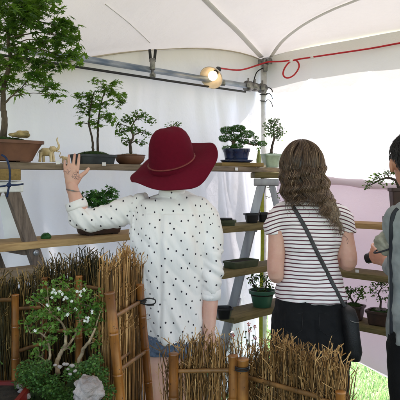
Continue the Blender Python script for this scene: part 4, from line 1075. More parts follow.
#PEOPLE
# ------------------------------------------------------------------ people
from mathutils.bvhtree import BVHTree
def head(bm, c, yaw=0, pitch=0, s=1.0):
    """skull, jaw, nose, lips, ears; looks along +Y before the turn"""
    c = Vector(c); rot = Matrix.Rotation(yaw, 3, 'Z') @ Matrix.Rotation(pitch, 3, 'X')
    def P(x, y, z): return c+rot @ (Vector((x, y, z))*s)
    ellipsoid(bm, P(0, -.008, .025), (.075*s, .094*s, .092*s), rot, 28, 18)
    ellipsoid(bm, P(0, .018, -.03), (.062*s, .072*s, .085*s), rot, 24, 16)
    ellipsoid(bm, P(0, .055, -.085), (.03*s, .028*s, .024*s), rot)
    ellipsoid(bm, P(0, .078, .02), (.045*s, .014*s, .012*s), rot)
    tube(bm, [P(0, .088, .02), P(0, .099, -.012), P(0, .104, -.022)], [.008*s, .011*s, .012*s], 10, n=3, round_cap=True)
    for k in (-1, 1):
        ellipsoid(bm, P(k*.011, .094, -.025), (.008*s, .009*s, .007*s), rot, 10, 8)
        ellipsoid(bm, P(k*.04, .06, -.02), (.022*s, .02*s, .018*s), rot, 12, 8)
        ellipsoid(bm, P(k*.078, -.004, -.01), (.010*s, .019*s, .032*s), rot @ Matrix.Rotation(k*.35, 3, 'Z'), 14, 10)
    ellipsoid(bm, P(0, .086, -.05), (.024*s, .011*s, .006*s), rot, 14, 8); ellipsoid(bm, P(0, .084, -.061), (.02*s, .011*s, .007*s), rot, 14, 8)
    return P
def hand(bm, wrist, d, back, thumb, s=1.0, curl=(.15, .2, .25, .3), spread=.05, tcurl=.5, tout=.8):
    """palm and five jointed fingers; d towards the fingers, back = normal of the back of the hand, thumb = side of the thumb"""
    w = Vector(wrist); d = Vector(d).normalized(); t = Vector(thumb); t = (t-d*t.dot(d)).normalized(); b = Vector(back); b = (b-d*b.dot(d)-t*b.dot(t)).normalized()
    def P(x, y, z): return w+(t*x+d*y+b*z)*s
    tube(bm, [P(0, -.02, 0), P(0, .012, 0), P(.002, .045, 0), P(0, .074, 0)], [(.026*s, .018*s), (.030*s, .016*s), (.037*s, .015*s), (.036*s, .011*s)], 16, n=4, up=t, round_cap=True)
    for i, (x, L_, r) in enumerate(((.031, .084, .0080), (.0105, .093, .0082), (-.0105, .086, .0078), (-.030, .068, .0070))):
        a = 0; p = P(x, .068, .001); pts = [P(x*.8, .045, 0), p]; ellipsoid(bm, P(x, .072, .006), (.0085*s, .0085*s, .007*s), u=10, v=8); c = curl[i]
        for q, fr in enumerate((.46, .3, .24)):
            a += c*(.8, 1.2, .9)[q]; yy = math.cos(a); zz = -math.sin(a)
            p = p+(d*yy+b*zz+t*(x/.03*spread))*(L_*fr*s); pts.append(p)
        tube(bm, pts, [r*s*1.05, r*s, r*s*.97, r*s*.9, r*s*.76], 12, n=3, round_cap=True)
    p0 = P(.022, .018, -.006); p1 = p0+(t*tout*.6+d*.8-b*.2).normalized()*.038*s; p2 = p1+(t*tout+d*.75-b*tcurl*.5).normalized()*.030*s; p3 = p2+(t*tout*.8+d-b*tcurl).normalized()*.022*s
    tube(bm, [P(.010, .005, 0), p0, p1, p2, p3], [.014*s, .0155*s, .0115*s, .0098*s, .0078*s], 12, n=3, round_cap=True)
def eyes(root, P, off):
    for k in (-1, 1):
        bm = bmesh.new(); ellipsoid(bm, P(k*.031, .073, .0), (.0115, .0115, .0115), u=14, v=10); o = obj('eye', bm, M['eye'], root, off=off)
def limb(bm, pts, radii, n=5, up=(1, 0, 0)): tube(bm, pts, radii, 18, n=n, up=up, round_cap=True)
def torso(bm, rows, Y, seg=40):
    """rows: (py, px left, px right, half depth, dy)"""
    rings = []
    for (py, a, b, ry, dy) in rows:
        c = W((a+b)/2, py, Y); rx = rad((b-a)/2, Y); ring = []
        for k in range(seg):
            t = 2*math.pi*k/seg; ca, sa = math.cos(t), math.sin(t); n_ = 2.35
            q = (abs(ca)**n_+abs(sa)**n_)**(-1/n_); ring.append(bm.verts.new((c.x+ca*q*rx, c.y+dy+sa*q*ry, c.z)))
        rings.append(ring)
    for a, b in zip(rings, rings[1:]):
        for k in range(seg): bm.faces.new((a[k], a[(k+1) % seg], b[(k+1) % seg], b[k]))
    bm.faces.new(rings[0][::-1]); bm.faces.new(rings[-1])
def dense(rows, n=5):
    out = []
    for i in range(len(rows)-1):
        p0, p1, p2, p3 = rows[max(0, i-1)], rows[i], rows[i+1], rows[min(len(rows)-1, i+2)]
        for k in range(n):
            t = k/n; out.append(tuple(.5*((2*b)+(-a+c)*t+(2*a-5*b+4*c-d_)*t*t+(-a+3*b-3*c+d_)*t**3) for a, b, c, d_ in zip(p0, p1, p2, p3)))
    out.append(rows[-1]); return out
def feet(bm, ank, yaw):
    f = Vector((math.sin(-yaw), math.cos(yaw), 0))
    tube(bm, [ank+Vector((0, 0, -.0)), ank+f*.02+Vector((0, 0, -.035)), ank+f*.1+Vector((0, 0, -.05)), ank+f*.17+Vector((0, 0, -.058))], [.032, .034, .03, .02], 14, n=4, round_cap=True)
def shoe(root, ank, yaw, off, mat):
    f = Vector((math.sin(-yaw), math.cos(yaw), 0)); bm = bmesh.new(); g = Vector((ank.x, ank.y, 0)); s = Vector((f.y, -f.x, 0))
    tube(bm, [g-f*.06+Vector((0, 0, .035)), g-f*.02+Vector((0, 0, .04)), g+f*.08+Vector((0, 0, .035)), g+f*.17+Vector((0, 0, .028)), g+f*.2+Vector((0, 0, .024))], [(.034, .034), (.038, .038), (.043, .034), (.04, .026), (.028, .018)], 16, n=4, up=s, round_cap=True)
    for v in bm.verts: v.co.z = max(.002, v.co.z)
    obj('shoe', bm, mat, root, off=off)
def front_hit(bvh, px, py, Y=2.7, lift=.004):
    a = W(px, py, 1.5); d_ = (W(px, py, 3)-a).normalized(); h = bvh.ray_cast(a, d_)
    return (h[0]-d_*lift) if h[0] is not None else None
def blouse_uv(c, fc):
    xs = W(204.5, 0, 2.57).x; zl = W(0, 222, 2.6).z
    if fc.x > xs and fc.z < zl:
        ax_ = W(211, 0, 2.56).x; return (.052*math.atan2(c.x-ax_, -(c.y-2.56))+.9, c.z)
    if fc.x < W(130, 0, 2.6).x: return (c.x, c.z)
    ax_ = W(172, 0, 2.6).x; x = c.x-ax_; return (x*(1+.45*(x/.17)**2), c.z)
def tuck(me, bvh, test, gap=.006):
    """keeps the skin inside the cloth where cloth covers it"""
    for v in me.vertices:
        if not test(v.co): continue
        h = bvh.find_nearest(v.co, .05)
        if h[0] is None: continue
        d_ = (v.co-h[0]).dot(h[1])
        if d_ > -gap: v.co = h[0]-h[1]*gap
    me.update()
# ---- woman in the red hat
Y = 2.60
w1 = thing('person', 'woman in wide crimson felt hat and white polka dot blouse raising her left hand', 'person', (W(170, 0, Y).x, Y, 0))
o1 = tuple(w1.location); ov = Vector(o1)
bm = bmesh.new()
P1 = head(bm, W(171, 166, 2.63), R(12), R(-6))
eyes(w1, P1, o1)
limb(bm, [W(171, 176, 2.61), W(171, 196, 2.59)], [.048, .054], 3)
torso(bm, dense([(190, 163, 181, .05, 0), (199, 150, 192, .07, 0), (208, 138, 203, .085, 0), (230, 139, 203, .105, 0), (262, 146, 199, .095, 0), (285, 148, 198, .09, 0), (310, 145, 203, .11, -.0), (330, 146, 204, .12, -.01), (345, 150, 202, .11, -.01), (352, 158, 196, .07, 0)]), Y)
sh = W(137, 207, 2.62); el = W(84, 223, 2.62); wr = W(71.5, 186, 2.63)
limb(bm, [sh, sh.lerp(el, .5), el, el.lerp(wr, .35), el.lerp(wr, .8), wr], [.05, .044, .036, .037, .027, .024])
hand(bm, wr, Vector((-.03, .06, 1)), (-.15, -1, .05), (1, 0, 0), .90, (.05, .16, .12, .24), .095, .3, .95)
shr = W(204, 208, 2.58); elr = W(212, 268, 2.56); wrr = W(209, 331, 2.50)
limb(bm, [shr, shr.lerp(elr, .5), elr, elr.lerp(wrr, .35), wrr], [.05, .045, .037, .036, .024])
hand(bm, wrr, (.03, .05, -1), (.7, -.7, 0), (.75, .65, .1), .92, (.5, .5, .45, .4), .04, .6, .9)
for (a, b, c, dx) in ((158, 161, 158, -1), (190, 194, 192, 1)):
    limb(bm, [W(a, 335, Y), W(a-dx*1, 362, Y), W(b-1, 430, Y+.01), W(b-2, 450, Y+.02), W(b, 480, Y-.02), W(c, 508, Y-.01)], [.092, .083, .056, .052, .056, .036], 5)
    feet(bm, Vector((W(c, 510, Y).x, Y-.01, .075)), R(6))
mb1 = remesh(bm, .0033, 2, .4)
hx = wr-ov
sk1 = skin_mat('skin_fair', (.68, .42, .33), marks=((tuple(W(68.5, 171, 2.622)-ov), .016, 130), (tuple(W(76.5, 176, 2.618)-ov), .021, 120), (tuple(W(74, 160, 2.6)-ov), .006, 200)))
# blouse
bm = bmesh.new()
torso(bm, dense([(191, 161, 184, .055, 0), (196, 152, 196, .075, 0), (202, 139, 205, .092, .0), (211, 132, 210, .105, 0), (228, 130, 211, .128, -.005), (248, 132, 209, .134, -.005), (270, 138, 206, .132, -.005), (295, 143, 205, .134, -.005), (316, 146, 205, .142, -.01), (329, 147, 205, .146, -.012), (335, 148, 204, .144, -.012)]), Y)
tube(bm, [W(148, 207, 2.61), W(128, 211, 2.62), W(108, 217, 2.62), W(93, 220, 2.62), W(82, 218, 2.62), W(78, 211, 2.625), W(76, 204, 2.628)], [(.066, .06), (.062, .058), (.056, .052), (.053, .050), (.052, .050), (.047, .045), (.043, .041)], 24, n=5, round_cap=False)
tube(bm, [W(192, 209, 2.59), W(205, 215, 2.58), W(211, 240, 2.57), W(212.5, 265, 2.56), W(212, 284, 2.545), W(211.5, 290, 2.54)], [(.06, .06), (.058, .062), (.052, .058), (.050, .055), (.046, .05), (.036, .038)], 24, n=5)
tube(bm, [W(211.5, 286, 2.542), W(211, 298, 2.535)], [(.040, .042), (.039, .041)], 24)
me = remesh(bm, .005, 5, .5)
cx_ = W(161, 0, 2.5).x; yk = W(0, 213, 2.5).z
a0 = W(134, 205, Y)
def wr1(c, n):
    d_ = 0
    if c.x > a0.x:     # trunk: long falling folds
        d_ += .015*noise.noise(Vector((c.x*15, c.y*9, c.z*2.2)))+.008*noise.noise(Vector((c.x*26+c.z*12, c.y*18, c.z*5+5)))-.006*max(0, .2-abs(noise.noise(Vector((c.x*9+c.z*5, c.y*6, c.z*4+9)))))*4
        if n.y < 0 and c.z < yk: d_ += -.009*math.exp(-((c.x-cx_)/.006)**2)+.006*math.exp(-((c.x-cx_-.018)/.010)**2)*(1 if c.z > 1.0 else .6)
        if n.y < 0: d_ -= .004*math.exp(-((c.z-yk)/.004)**2)
    else:              # raised sleeve: diagonal folds
        s = (c.z*.8+c.x*.9); d_ += .009*noise.noise(Vector((s*30, (c.x-c.z)*5, c.y*10)))+.005*noise.noise(Vector((s*64, (c.x-c.z)*12, c.y*20+4)))
    if c.x > W(203, 0, 2.55).x and c.z < W(0, 250, 2.55).z: d_ += .012*noise.noise(Vector((c.x*12, c.y*12, c.z*34+c.x*20)))
    return d_
displace(me, wr1)
uv_project(me, blouse_uv)
bv = BVHTree.FromPolygons([v.co.copy() for v in me.vertices], [tuple(p.vertices) for p in me.polygons])
tuck(mb1, bv, lambda c: W(0, 341, 2.6).z < c.z < W(0, 192.5, 2.6).z and (c.x > W(88, 0, 2.6).x or c.z < W(0, 214, 2.62).z) and not (c.x > W(203, 0, 2.55).x and c.z < W(0, 292, 2.55).z))
shift(mb1, o1); body1 = link_mesh('body', mb1, sk1, w1)
shift(me, o1); blouse = link_mesh('blouse', me, M['blouse'], w1)
bm = bmesh.new()    # stand collar
lathe(bm, [(.056, -.006), (.060, -.004), (.055, .034), (.051, .034), (.05, .004)], c=W(172, 196, 2.585), seg=32, sy=.95)
for v in bm.verts: v.co.z += .006*math.sin(math.atan2(v.co.y-2.59, v.co.x-W(172, 0, 2.59).x)*2)
uv_project(obj('collar', bm, M['blouse'], w1, off=o1).data, lambda c, fc: (c.x, c.z+.013))
bm = bmesh.new()    # cuffs
lathe(bm, [(.0395, 0), (.0415, .001), (.043, .04), (.040, .041)], c=W(211, 299, 2.535)-Vector((0, 0, .0)), seg=28)
uv_project(obj('cuff', bm, M['blouse'], w1, off=o1).data, lambda c, fc: (c.x, c.z+.02))
bm = bmesh.new(); tube(bm, [W(78, 209.5, 2.626), W(77.2, 207, 2.627), W(75.4, 201.5, 2.628), W(75.2, 201, 2.628)], [(.047, .045), (.049, .047), (.047, .045), (.044, .042)], 28)
uv_project(obj('cuff', bm, M['blouse'], w1, off=o1).data, lambda c, fc: (c.x, c.z+.02))
# shorts
bm = bmesh.new()
torso(bm, dense([(318, 147, 203, .12, -.01), (335, 147, 203, .128, -.012), (346, 148, 203, .122, -.01), (349, 160, 192, .09, -.01)]), Y)
for (a, b) in ((161.5, 160), (190, 191)): tube(bm, [W(a, 330, Y-.01), W(b, 351 if a < 170 else 353, Y-.01)], [(.082, .1), (.090, .098)], 24, n=3)
me = remesh(bm, .005, 4); displace(me, lambda c, n: .004*noise.noise(c*22)); tuck(me, bv, lambda c: c.z > W(0, 337, 2.5).z); shift(me, o1); link_mesh('denim_shorts', me, M['denim'], w1)
bm = bmesh.new(); q = W(73, 190, 2.628)
for k, r in ((0, .0335), (.5, .033)):
    pts = [q+Vector((math.cos(a)*r*.88, math.sin(a)*r*.88, -.006*math.cos(a)-k*.008)) for a in [i*math.pi/12 for i in range(25)]]; tube(bm, pts, .0011, 5)
box(bm, q+Vector((.002, -.030, -.002)), (.012, .003, .004), bev=.001)
obj('bracelet', bm, M['steel'], w1, off=o1)
for c in (158, 192): shoe(w1, W(c, 510, Y), R(6), o1, M['shoe'])
bm = bmesh.new(); ellipsoid(bm, P1(0, -.018, .018), (.083, .097, .1), Matrix.Rotation(R(12), 3, 'Z'), 24, 16)
ellipsoid(bm, P1(0, -.085, -.03), (.03, .03, .03))
obj('hair', bm, M['hair'], w1, off=o1)
# hat
hc = W(172, 163, 2.61); rb_ = Matrix.Rotation(R(-17), 3, 'Y') @ Matrix.Rotation(R(27), 3, 'X'); rc2 = Matrix.Rotation(R(-5), 3, 'Y') @ Matrix.Rotation(R(16), 3, 'X')
bm = bmesh.new(); rings = []; seg = 96
prof = [(.0, .158), (.018, .1575), (.036, .153), (.055, .143), (.070, .127), (.081, .105), (.088, .078), (.092, .045), (.095, .02), (.097, .006), (.101, -.001)]
for r, z in prof:
    ring = []
    for k in range(seg):
        a = 2*math.pi*k/seg; rr_ = r*(1+.03*math.sin(a*2+.6)*(r/.1)); dent = -.012*math.exp(-((r*math.cos(a-.5))/.03)**2)*max(0, (.09-r)/.09)
        p = Vector((rr_*math.cos(a), rr_*math.sin(a)*1.08, z+dent)); t = min(1, max(0, (.03-z)/.03))
        ring.append(bm.verts.new(hc+(rc2 @ p)*(1-t)+(rb_ @ p)*t))
    rings.append(ring)
for i in range(1, 17):
    s = i/16; ring = []
    for k in range(seg):
        a = 2*math.pi*k/seg; R_ = .2+.007*math.sin(a*3+1)
        r = .101+(R_-.101)*s
        z = -.004-.016*s**1.5+.022*s**2*math.sin(a*2+.4)+.010*s**2*math.sin(a*3+2.2)+.004*s*math.sin(a*7)
        ring.append(bm.verts.new(hc+rb_ @ Vector((r*math.cos(a), r*math.sin(a), z))))
    rings.append(ring)
for a, b in zip(rings, rings[1:]):
    for k in range(seg): bm.faces.new((a[k], a[(k+1) % seg], b[(k+1) % seg], b[k]))
bmesh.ops.remove_doubles(bm, verts=rings[0], dist=.001)
hat = obj('hat', bm, M['felt'], w1, off=o1); so_ = hat.modifiers.new('s', 'SOLIDIFY'); so_.thickness = .004; so_.offset = 1
bm = bmesh.new(); pts = []
for k in range(61):
    a = 2*math.pi*k/60; r = .1005; p = Vector((r*math.cos(a)*(1+.03*math.sin(a*2+.6)), r*math.sin(a)*1.08, .012)); pts.append(hc+(rc2 @ p)*.4+(rb_ @ p)*.6)
tube(bm, pts, [(.003, .0055)]*61, 8, up=(0, 0, 1)); obj('hat_band', bm, M['brown_line'], hat, off=o1)

# ---- woman in the striped shirt
Y = 2.70
w2 = thing('person', 'woman with long wavy brown hair in a thin striped t-shirt and black jeans', 'person', (W(310, 0, Y).x, Y, 0))
o2 = tuple(w2.location)
bm = bmesh.new(); yaw2 = R(38)
P2 = head(bm, W(301, 170, 2.70), yaw2, R(-5)); eyes(w2, P2, o2)
limb(bm, [W(303, 182, 2.70), W(307, 199, 2.69)], [.047, .054], 3)
torso(bm, dense([(195, 300, 316, .05, 0), (202, 286, 331, .07, 0), (212, 277, 341, .085, 0), (235, 282, 341, .1, 0), (262, 286, 337, .09, 0), (285, 281, 342, .1, 0), (315, 276, 346, .12, -.0), (335, 276, 346, .12, 0), (350, 282, 340, .09, 0)]), Y)
sl_ = W(279, 210, 2.69); el2 = W(275.5, 274, 2.66); wl2 = W(292, 262, 2.90)
limb(bm, [sl_, sl_.lerp(el2, .5), el2, el2.lerp(wl2, .4), wl2], [.046, .041, .036, .034, .024])
hand(bm, wl2, (.5, .8, .2), (-.7, .5, 0), (0, -.2, 1), .9, (.6, .6, .6, .6))
sr_ = W(340, 212, 2.69); er2 = W(349, 262, 2.66); wr2 = W(330, 254, 2.90)
limb(bm, [sr_, sr_.lerp(er2, .5), er2, er2.lerp(wr2, .4), wr2], [.046, .041, .036, .034, .024])
hand(bm, wr2, (-.5, .8, .2), (.7, .5, 0), (0, -.2, 1), .9, (.6, .6, .6, .6))
for (a, b, c) in ((293, 291, 289), (329, 331, 333)):
    limb(bm, [W(a, 345, Y), W(a, 370, Y), W(b, 425, Y+.01), W(b, 445, Y), W(c, 475, Y-.02), W(c, 503, Y-.01)], [.085, .08, .055, .05, .052, .036], 5)
    feet(bm, Vector((W(c, 505, Y).x, Y-.01, .075)), 0)
mb2 = remesh(bm, .0048, 3, .45)
bm = bmesh.new()
torso(bm, dense([(195, 298, 317, .055, 0), (199, 289, 329, .074, 0), (204, 280, 339, .088, 0), (213, 273, 345, .102, 0), (232, 276, 343, .116, 0), (252, 282, 338, .110, 0), (270, 281, 339, .106, 0), (286, 277, 344, .118, 0), (299, 275, 346.5, .126, 0)]), Y)
tube(bm, [W(289, 212, 2.69), W(280.5, 215, 2.69), W(275.5, 225, 2.685), W(274.5, 235, 2.68)], [(.05, .055), (.05, .055), (.047, .052), (.045, .049)], 24, n=5)
tube(bm, [W(331, 212, 2.69), W(339.5, 215, 2.69), W(345.5, 225, 2.685), W(347, 234, 2.68)], [(.05, .055), (.049, .055), (.045, .051), (.043, .047)], 24, n=5)
me = remesh(bm, .005, 4, .5)
xc2 = W(309, 0, Y).x
def wr2f(c, n): return .008*noise.noise(Vector((c.x*10, c.y*9, c.z*9)))+.009*noise.noise(Vector((c.x*14-c.z*22, c.y*12, c.z*14+c.x*18+7)))
displace(me, wr2f)
def bend(c):
    x = c.x-xc2; s = max(0, abs(x)-.125)
    return 2.6*max(0, abs(x)-.085)**2-.018*(1-min(1, (x/.16)**2))*0+ .05*x*(.5 if c.z > 1.2 else .2)
def uvs(c, n): return (c.x, c.z+bend(c))
uv_project(me, uvs)
bv2 = BVHTree.FromPolygons([v.co.copy() for v in me.vertices], [tuple(p.vertices) for p in me.polygons])
tuck(mb2, bv2, lambda c: W(0, 302, 2.7).z < c.z < W(0, 198, 2.7).z and not ((c.x < W(285, 0, 2.7).x or c.x > W(338, 0, 2.7).x) and c.z < W(0, 230, 2.7).z) and c.y < 2.85)
shift(me, o2); link_mesh('striped_shirt', me, M['stripes'], w2)
bm = bmesh.new()
torso(bm, dense([(288, 280, 342, .110, 0), (297, 277, 345, .118, 0), (303, 275.5, 346.5, .122, 0), (318, 272, 349, .132, -.008), (335, 271, 350, .138, -.012), (350, 272, 349, .125, -.005), (358, 278, 344, .09, 0)]), Y)
for (a, b, c) in ((291.5, 289, 288), (330.5, 332, 334)):
    tube(bm, [W(a, 338, Y), W(a, 365, Y), W(b, 425, Y+.01), W(b, 445, Y), W(c, 475, Y-.02), W(c, 500, Y-.01)], [(.089, .105), (.087, .095), (.066, .068), (.06, .062), (.062, .064), (.048, .05)], 24, n=5)
me = remesh(bm, .0055, 4)
def jw(c, n): 
    a = .006*noise.noise(Vector((c.x*14, c.y*12, c.z*24+c.x*14)))+.003*noise.noise(c*45)
    if n.y < 0 and .72 < c.z < W(0, 318, 2.6).z: a -= .009*math.exp(-((c.x-xc2)/.010)**2)
    return a
displace(me, jw); tuck(me, bv2, lambda c: c.z > W(0, 302.5, 2.58).z, .004)
bvj = BVHTree.FromPolygons([v.co.copy() for v in me.vertices], [tuple(p.vertices) for p in me.polygons])
tuck(mb2, bvj, lambda c: .16 < c.z < W(0, 303, 2.7).z and c.y < 2.85)
shift(mb2, o2); link_mesh('body', mb2, skin_mat('skin_warm', (.64, .38, .29)), w2)
shift(me, o2); jeans = link_mesh('black_jeans', me, M['black_denim'], w2)
for s in (-1, 1):
    p = [front_hit(BVHTree.FromPolygons([v.co+Vector(o2) for v in me.vertices], [tuple(q.vertices) for q in me.polygons]), a, b, lift=.002) for a, b in ((311+s*8, 313), (311+s*26, 314), (311+s*26, 330), (311+s*17, 336), (311+s*9, 330), (311+s*8, 313))]
    if all(x is not None for x in p):
        bm = bmesh.new(); tube(bm, p, .0014, 5); obj('pocket_seam', bm, M['leather'], jeans, off=o2)
for c in (289, 333): shoe(w2, W(c, 503, Y), 0, o2, M['shoe'])
# strap and bag
ps = [front_hit(bv2, a, b) for a, b in ((287.5, 197.5), (290, 201), (294, 208), (301, 220), (308, 233), (315, 248), (322, 262), (329, 276), (335, 288), (341, 300))]
ps = [p for p in ps if p is not None]
ps = [ps[0]+Vector((-.008, .05, -.002))]+ps+[W(346, 308, 2.60), W(348, 314, 2.62)]
bm = bmesh.new(); tube(bm, ps, [(.0085, .002)]*len(ps), 8, n=4, up=(1, 0, .5)); 
strap_ = obj('shoulder_strap', bm, M['strap'], w2, off=o2)
bm = bmesh.new(); q = W(349, 332, 2.62)
lathe(bm, [(.02, -.118), (.045, -.11), (.058, -.07), (.06, 0), (.056, .07), (.045, .108), (.02, .116)], c=q, seg=32, sx=.62, sy=1.5, n=3)
for v in bm.verts: v.co.x += .006*noise.noise(v.co*20)-.12*(v.co.z-q.z); v.co.y += .005*noise.noise(v.co*25+Vector((3, 3, 3)))
bag = obj('shoulder_bag', bm, M['leather'], w2, off=o2)
bm = bmesh.new(); tube(bm, [q+Vector((-.018, -.085, .07)), q+Vector((.0, -.094, .065)), q+Vector((.022, -.08, .06))], .002, 6, n=3); obj('zip', bm, M['steel'], bag, off=o2)
# hair
hcn = W(300.5, 168, 2.70)
bm = bmesh.new(); lay = bm.verts.layers.float.new('rnd')
ellipsoid(bm, hcn+Vector((.002, -.016, .014)), (.094, .092, .106), u=32, v=20)
tube(bm, [hcn+Vector((.0, -.02, 0)), hcn+Vector((.0, -.04, -.06)), hcn+Vector((.008, -.052, -.11)), hcn+Vector((.02, -.058, -.135))], [(.084, .066), (.084, .05), (.075, .035), (.035, .018)], 24, n=4, up=(1, 0, 0), round_cap=True)
# open the face side
fd = Matrix.Rotation(yaw2, 3, 'Z') @ Vector((0, 1, 0))
bmesh.ops.delete(bm, geom=[v for v in bm.verts if (v.co-hcn).normalized().dot(fd) > .55 and v.co.z < hcn.z+.055], context='VERTS')
for v in bm.verts: v[lay] = .1+.2*abs(noise.noise(v.co*40))
rh = random.Random(3)
for i in range(2600):
    az = rh.uniform(0, 2*math.pi); dirn = Vector((math.cos(az), math.sin(az), 0)); fs = dirn.dot(fd)
    if fs > .45: continue
    lat = rh.uniform(.02, .95); rx_h = rh.uniform(.99, 1.06)
    st = math.pi/2*(1-lat*.85)
    zend = hcn.z-.115-rh.uniform(-.02, .045)-max(0, dirn.x)*rh.uniform(.0, .15)**1.0
    if rh.random() < .12: zend -= rh.uniform(.0, .05)
    bk = round(az*3.2); amp = .0085+.002*math.sin(bk*5)+rh.uniform(-.001, .001); wl = .062+.008*math.sin(bk*3.1); ph = rh.uniform(0, 6.28)+az*2; ph = bk*1.7+rh.gauss(0, .22)
    side = Vector((-dirn.y, dirn.x, 0)); pts = []
    th = st; Rx, Ry, Rz = .096*rx_h, .094*rx_h, .108*rx_h
    c0 = hcn+Vector((.002, -.016, .014))
    while th > -.15:
        pts.append(c0+Vector((math.cos(th)*Rx*dirn.x, math.cos(th)*Ry*dirn.y, math.sin(th)*Rz))+side*(amp*math.cos(th)*math.sin(th*3.2+ph))+dirn*(.5*amp*math.cos(th)*math.cos(th*3.2+ph))); th -= .16
    p = pts[-1].copy(); z = p.z; base = p.copy(); drop = 0; stepz = .011
    spread = rh.gauss(0, .010)
    while z > zend:
        z -= stepz; drop += stepz; u = drop/.16
        rad_in = -.018*min(1, u)*max(0, abs(dirn.x)-.2)+.006*math.sin(u*3)
        q = base+dirn*rad_in+side*(spread*u+amp*(.5+u)*math.sin(2*math.pi*z/wl+ph))+dirn*(amp*.8*math.cos(2*math.pi*z/wl+ph))
        q.z = z; q.x += .030*max(0, u-.2)*max(.0, .6+dirn.x); q.y -= .030*u if dirn.y < .5 else 0
        q.y = min(q.y, 2.70-.02) if u > .7 else q.y
        if u > .5 and z < W(0, 199, 2.7).z: q.y = min(q.y, 2.70-.118-rh.uniform(0, .004))
        pts.append(q)
    r0_ = rh.uniform(.0006, .0016)
    if len(pts) < 4: continue
    m_ = len(pts)-1
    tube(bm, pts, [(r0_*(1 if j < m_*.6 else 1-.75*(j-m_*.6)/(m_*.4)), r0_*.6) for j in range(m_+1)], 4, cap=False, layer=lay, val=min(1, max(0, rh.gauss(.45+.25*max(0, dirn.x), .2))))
obj('hair', bm, M['hair'], w2, off=o2)

# ---- man at the right edge
Y = 2.50
w3 = thing('person', 'dark haired man in grey green jacket at the right edge, seen from behind', 'person', (W(428, 0, Y).x, Y, 0))
o3 = tuple(w3.location); yaw3 = R(-8)
bm = bmesh.new(); P3 = head(bm, W(411.5, 163, Y), yaw3, R(-8), 1.03); eyes(w3, P3, o3)
limb(bm, [W(413, 176, Y-.01), W(420, 203, Y-.02)], [.057, .066], 3)
torso(bm, dense([(200, 408, 434, .06, 0), (210, 395, 455, .085, 0), (225, 390, 464, .11, 0), (260, 392, 462, .115, 0), (300, 394, 460, .11, 0), (330, 392, 462, .12, 0), (352, 398, 456, .1, 0)]), Y)
sa = W(397, 218, Y); ea = W(400, 268, Y+.02); wa = W(388, 262, Y+.20)
limb(bm, [sa, sa.lerp(ea, .5), ea, ea.lerp(wa, .4), wa], [.055, .05, .044, .042, .03])
hand(bm, wa, (-.55, .75, .25), (-.5, -.6, -.3), (-.1, -.1, 1), 1.0, (.45, .5, .5, .5), .03, .5, .8)
sb = W(462, 218, Y); eb = W(468, 278, Y+.02); wb = W(440, 262, Y+.22)
limb(bm, [sb, sb.lerp(eb, .5), eb, eb.lerp(wb, .4), wb], [.055, .05, .044, .042, .03])
hand(bm, wb, (-.6, .75, .2), (.5, -.3, -.5), (-.1, -.1, 1), 1.0, (.5, .5, .5, .5))
for (a, b, c) in ((412, 410, 409), (447, 449, 450)):
    limb(bm, [W(a, 345, Y), W(a, 372, Y), W(b, 435, Y+.01), W(b, 455, Y), W(c, 490, Y-.02), W(c, 520, Y-.01)], [.095, .085, .06, .055, .056, .04], 5)
    feet(bm, Vector((W(c, 520, Y).x, Y-.01, .08)), 0)
mb3 = remesh(bm, .005, 3, .45)
bm = bmesh.new()
torso(bm, dense([(192, 411, 432, .062, -.005), (199, 407, 436, .068, 0), (206, 396, 452, .09, 0), (216, 389, 463, .115, 0), (235, 388, 466, .13, 0), (262, 389.5, 465, .132, 0), (300, 390, 464, .128, 0), (332, 388.5, 465.5, .143, 0), (341, 388, 466, .146, 0)]), Y)
tube(bm, [W(404, 214, Y), W(397, 224, Y), W(400, 245, Y+.01), W(401, 262, Y+.02), W(400, 270, Y+.03), W(394, 267, Y+.11), W(391, 265, Y+.15)], [.062, .062, .056, .05, .05, .045, .04], 20, n=4)
tube(bm, [W(456, 214, Y), W(463, 224, Y), W(467, 250, Y+.01), W(468, 272, Y+.02), W(460, 275, Y+.08), W(448, 268, Y+.16)], [.062, .062, .056, .05, .045, .04], 20, n=4)
me = remesh(bm, .006, 4); displace(me, lambda c, n: .007*noise.noise(c*14)+.004*noise.noise(c*34)); 
bv3 = BVHTree.FromPolygons([v.co.copy() for v in me.vertices], [tuple(p.vertices) for p in me.polygons])
tuck(mb3, bv3, lambda c: W(0, 336, 2.5).z < c.z < W(0, 195, 2.5).z and c.y < Y+.12)
shift(mb3, o3); link_mesh('body', mb3, skin_mat('skin_tan', (.6, .33, .22)), w3)
shift(me, o3); vest = link_mesh('grey_jacket', me, M['vest'], w3)
bm = bmesh.new(); pp = [front_hit(bv3, a, b, lift=.003) for a, b in ((398, 209), (393, 216), (391.5, 232), (391.5, 250), (392, 275), (392, 300), (392, 322), (392, 334))]
pp = [p for p in pp if p is not None]
tube(bm, pp, [(.010, .004)]*len(pp), 8, n=4, up=(1, 0, 0)); obj('black_piping', bm, M['vest_trim'], vest, off=o3)
bm = bmesh.new()
torso(bm, dense([(325, 391, 463, .122, 0), (345, 389, 465, .13, -.01), (362, 396, 458, .09, 0)]), Y)
for (a, b, c) in ((410, 409, 408), (446, 448, 450)):
    tube(bm, [W(a, 345, Y), W(a, 372, Y), W(b, 435, Y), W(b, 455, Y), W(c, 490, Y-.02), W(c, 518, Y-.01)], [(.092, .11), (.092, .098), (.074, .078), (.068, .07), (.066, .068), (.055, .058)], 24, n=5)
me = remesh(bm, .006, 4); displace(me, lambda c, n: .006*noise.noise(Vector((c.x*12, c.y*12, c.z*20)))); shift(me, o3); link_mesh('dark_trousers', me, M['black_denim'], w3)
for c in (409, 450): shoe(w3, W(c, 520, Y), 0, o3, M['shoe'])
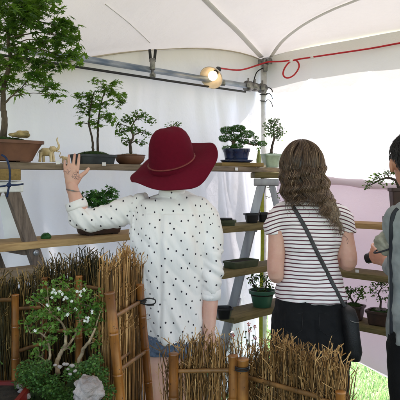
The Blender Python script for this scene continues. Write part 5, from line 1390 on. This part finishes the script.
# short hair: a cap of short strands
bm = bmesh.new(); lay = bm.verts.layers.float.new('rnd')
rot3 = Matrix.Rotation(yaw3, 3, 'Z') @ Matrix.Rotation(R(-8), 3, 'X'); f3 = rot3 @ Vector((0, 1, 0))
hc3 = P3(0, -.008, .027)
ellipsoid(bm, hc3, (.0815, .1, .097), rot3, 36, 24)
def hairline(d_): 
    l = rot3.inverted() @ d_
    return l.z > (-.62 if l.y < -.35 else (-.1 if l.y < .25 and abs(l.x) > .5 else (.42 if l.y > .25 else -.3)))
bmesh.ops.delete(bm, geom=[v for v in bm.verts if not hairline((v.co-hc3).normalized())], context='VERTS')
for v in bm.verts: v[lay] = .2
for i in range(2600):
    d_ = rvec().normalized()
    if not hairline(d_): continue
    l = rot3 @ Vector((d_.x*.084, d_.y*.103, d_.z*.099)) if False else Vector((d_.x*.0825, d_.y*.101, d_.z*.098))
    p = hc3+l; g = (Vector((0, -.2, -1))-d_*Vector((0, -.2, -1)).dot(d_)); g = g.normalized() if g.length > .1 else Vector((.5, -.5, 0))
    e = p+g*.022+d_*.003+rvec()*.003; tube(bm, [p, p.lerp(e, .5)+d_*.003, e], [.0014, .0012, .0004], 3, cap=False, layer=lay, val=rnd.random())
obj('hair', bm, M['hair_dark'], w3, off=o3)
# camera and khaki bag in his hands
cp = W(376.5, 256, Y+.30)
cm = thing('camera', 'black compact camera held by the man at the right edge', 'camera', cp)
bm = bmesh.new(); rt3 = Matrix.Rotation(R(-35), 3, 'Z') @ Matrix.Rotation(R(-20), 3, 'Y')
box(bm, (0, 0, 0), (.04, .075, .055), rt3, .006); obj('camera_body', bm, M['leather'], cm)
bm = bmesh.new(); ax3 = rt3 @ Vector((-1, 0, 0)); tube(bm, [ax3*.018, ax3*.048], .024, 24); tube(bm, [ax3*.047, ax3*.054], .02, 24); obj('lens', bm, M['plastic_black'], cm)
kp = W(385.5, 244, Y+.02)
kb = thing('pouch', 'crumpled khaki cloth pouch held against the chest of the man at the right edge', 'pouch', kp)
bm = bmesh.new(); ellipsoid(bm, (0, 0, 0), (.040, .035, .05), Matrix.Rotation(R(-30), 3, 'Y'), 48, 32)
for v in bm.verts:
    n3 = v.co.copy(); v.co += n3*(.35*noise.noise(n3*32)+.2*(abs(noise.noise(n3*55))-.3)); v.co.y *= .9
obj('pouch_body', bm, M['khaki'], kb)
bm = bmesh.new(); pts = [Vector((.046*math.cos(a), .036*math.sin(a), -.018-.4*.046*math.cos(a)*-1)) for a in [i*math.pi/10 for i in range(21)]]; tube(bm, pts, [(.003, .006)]*21, 6); obj('pouch_band', bm, M['vest_trim'], kb)
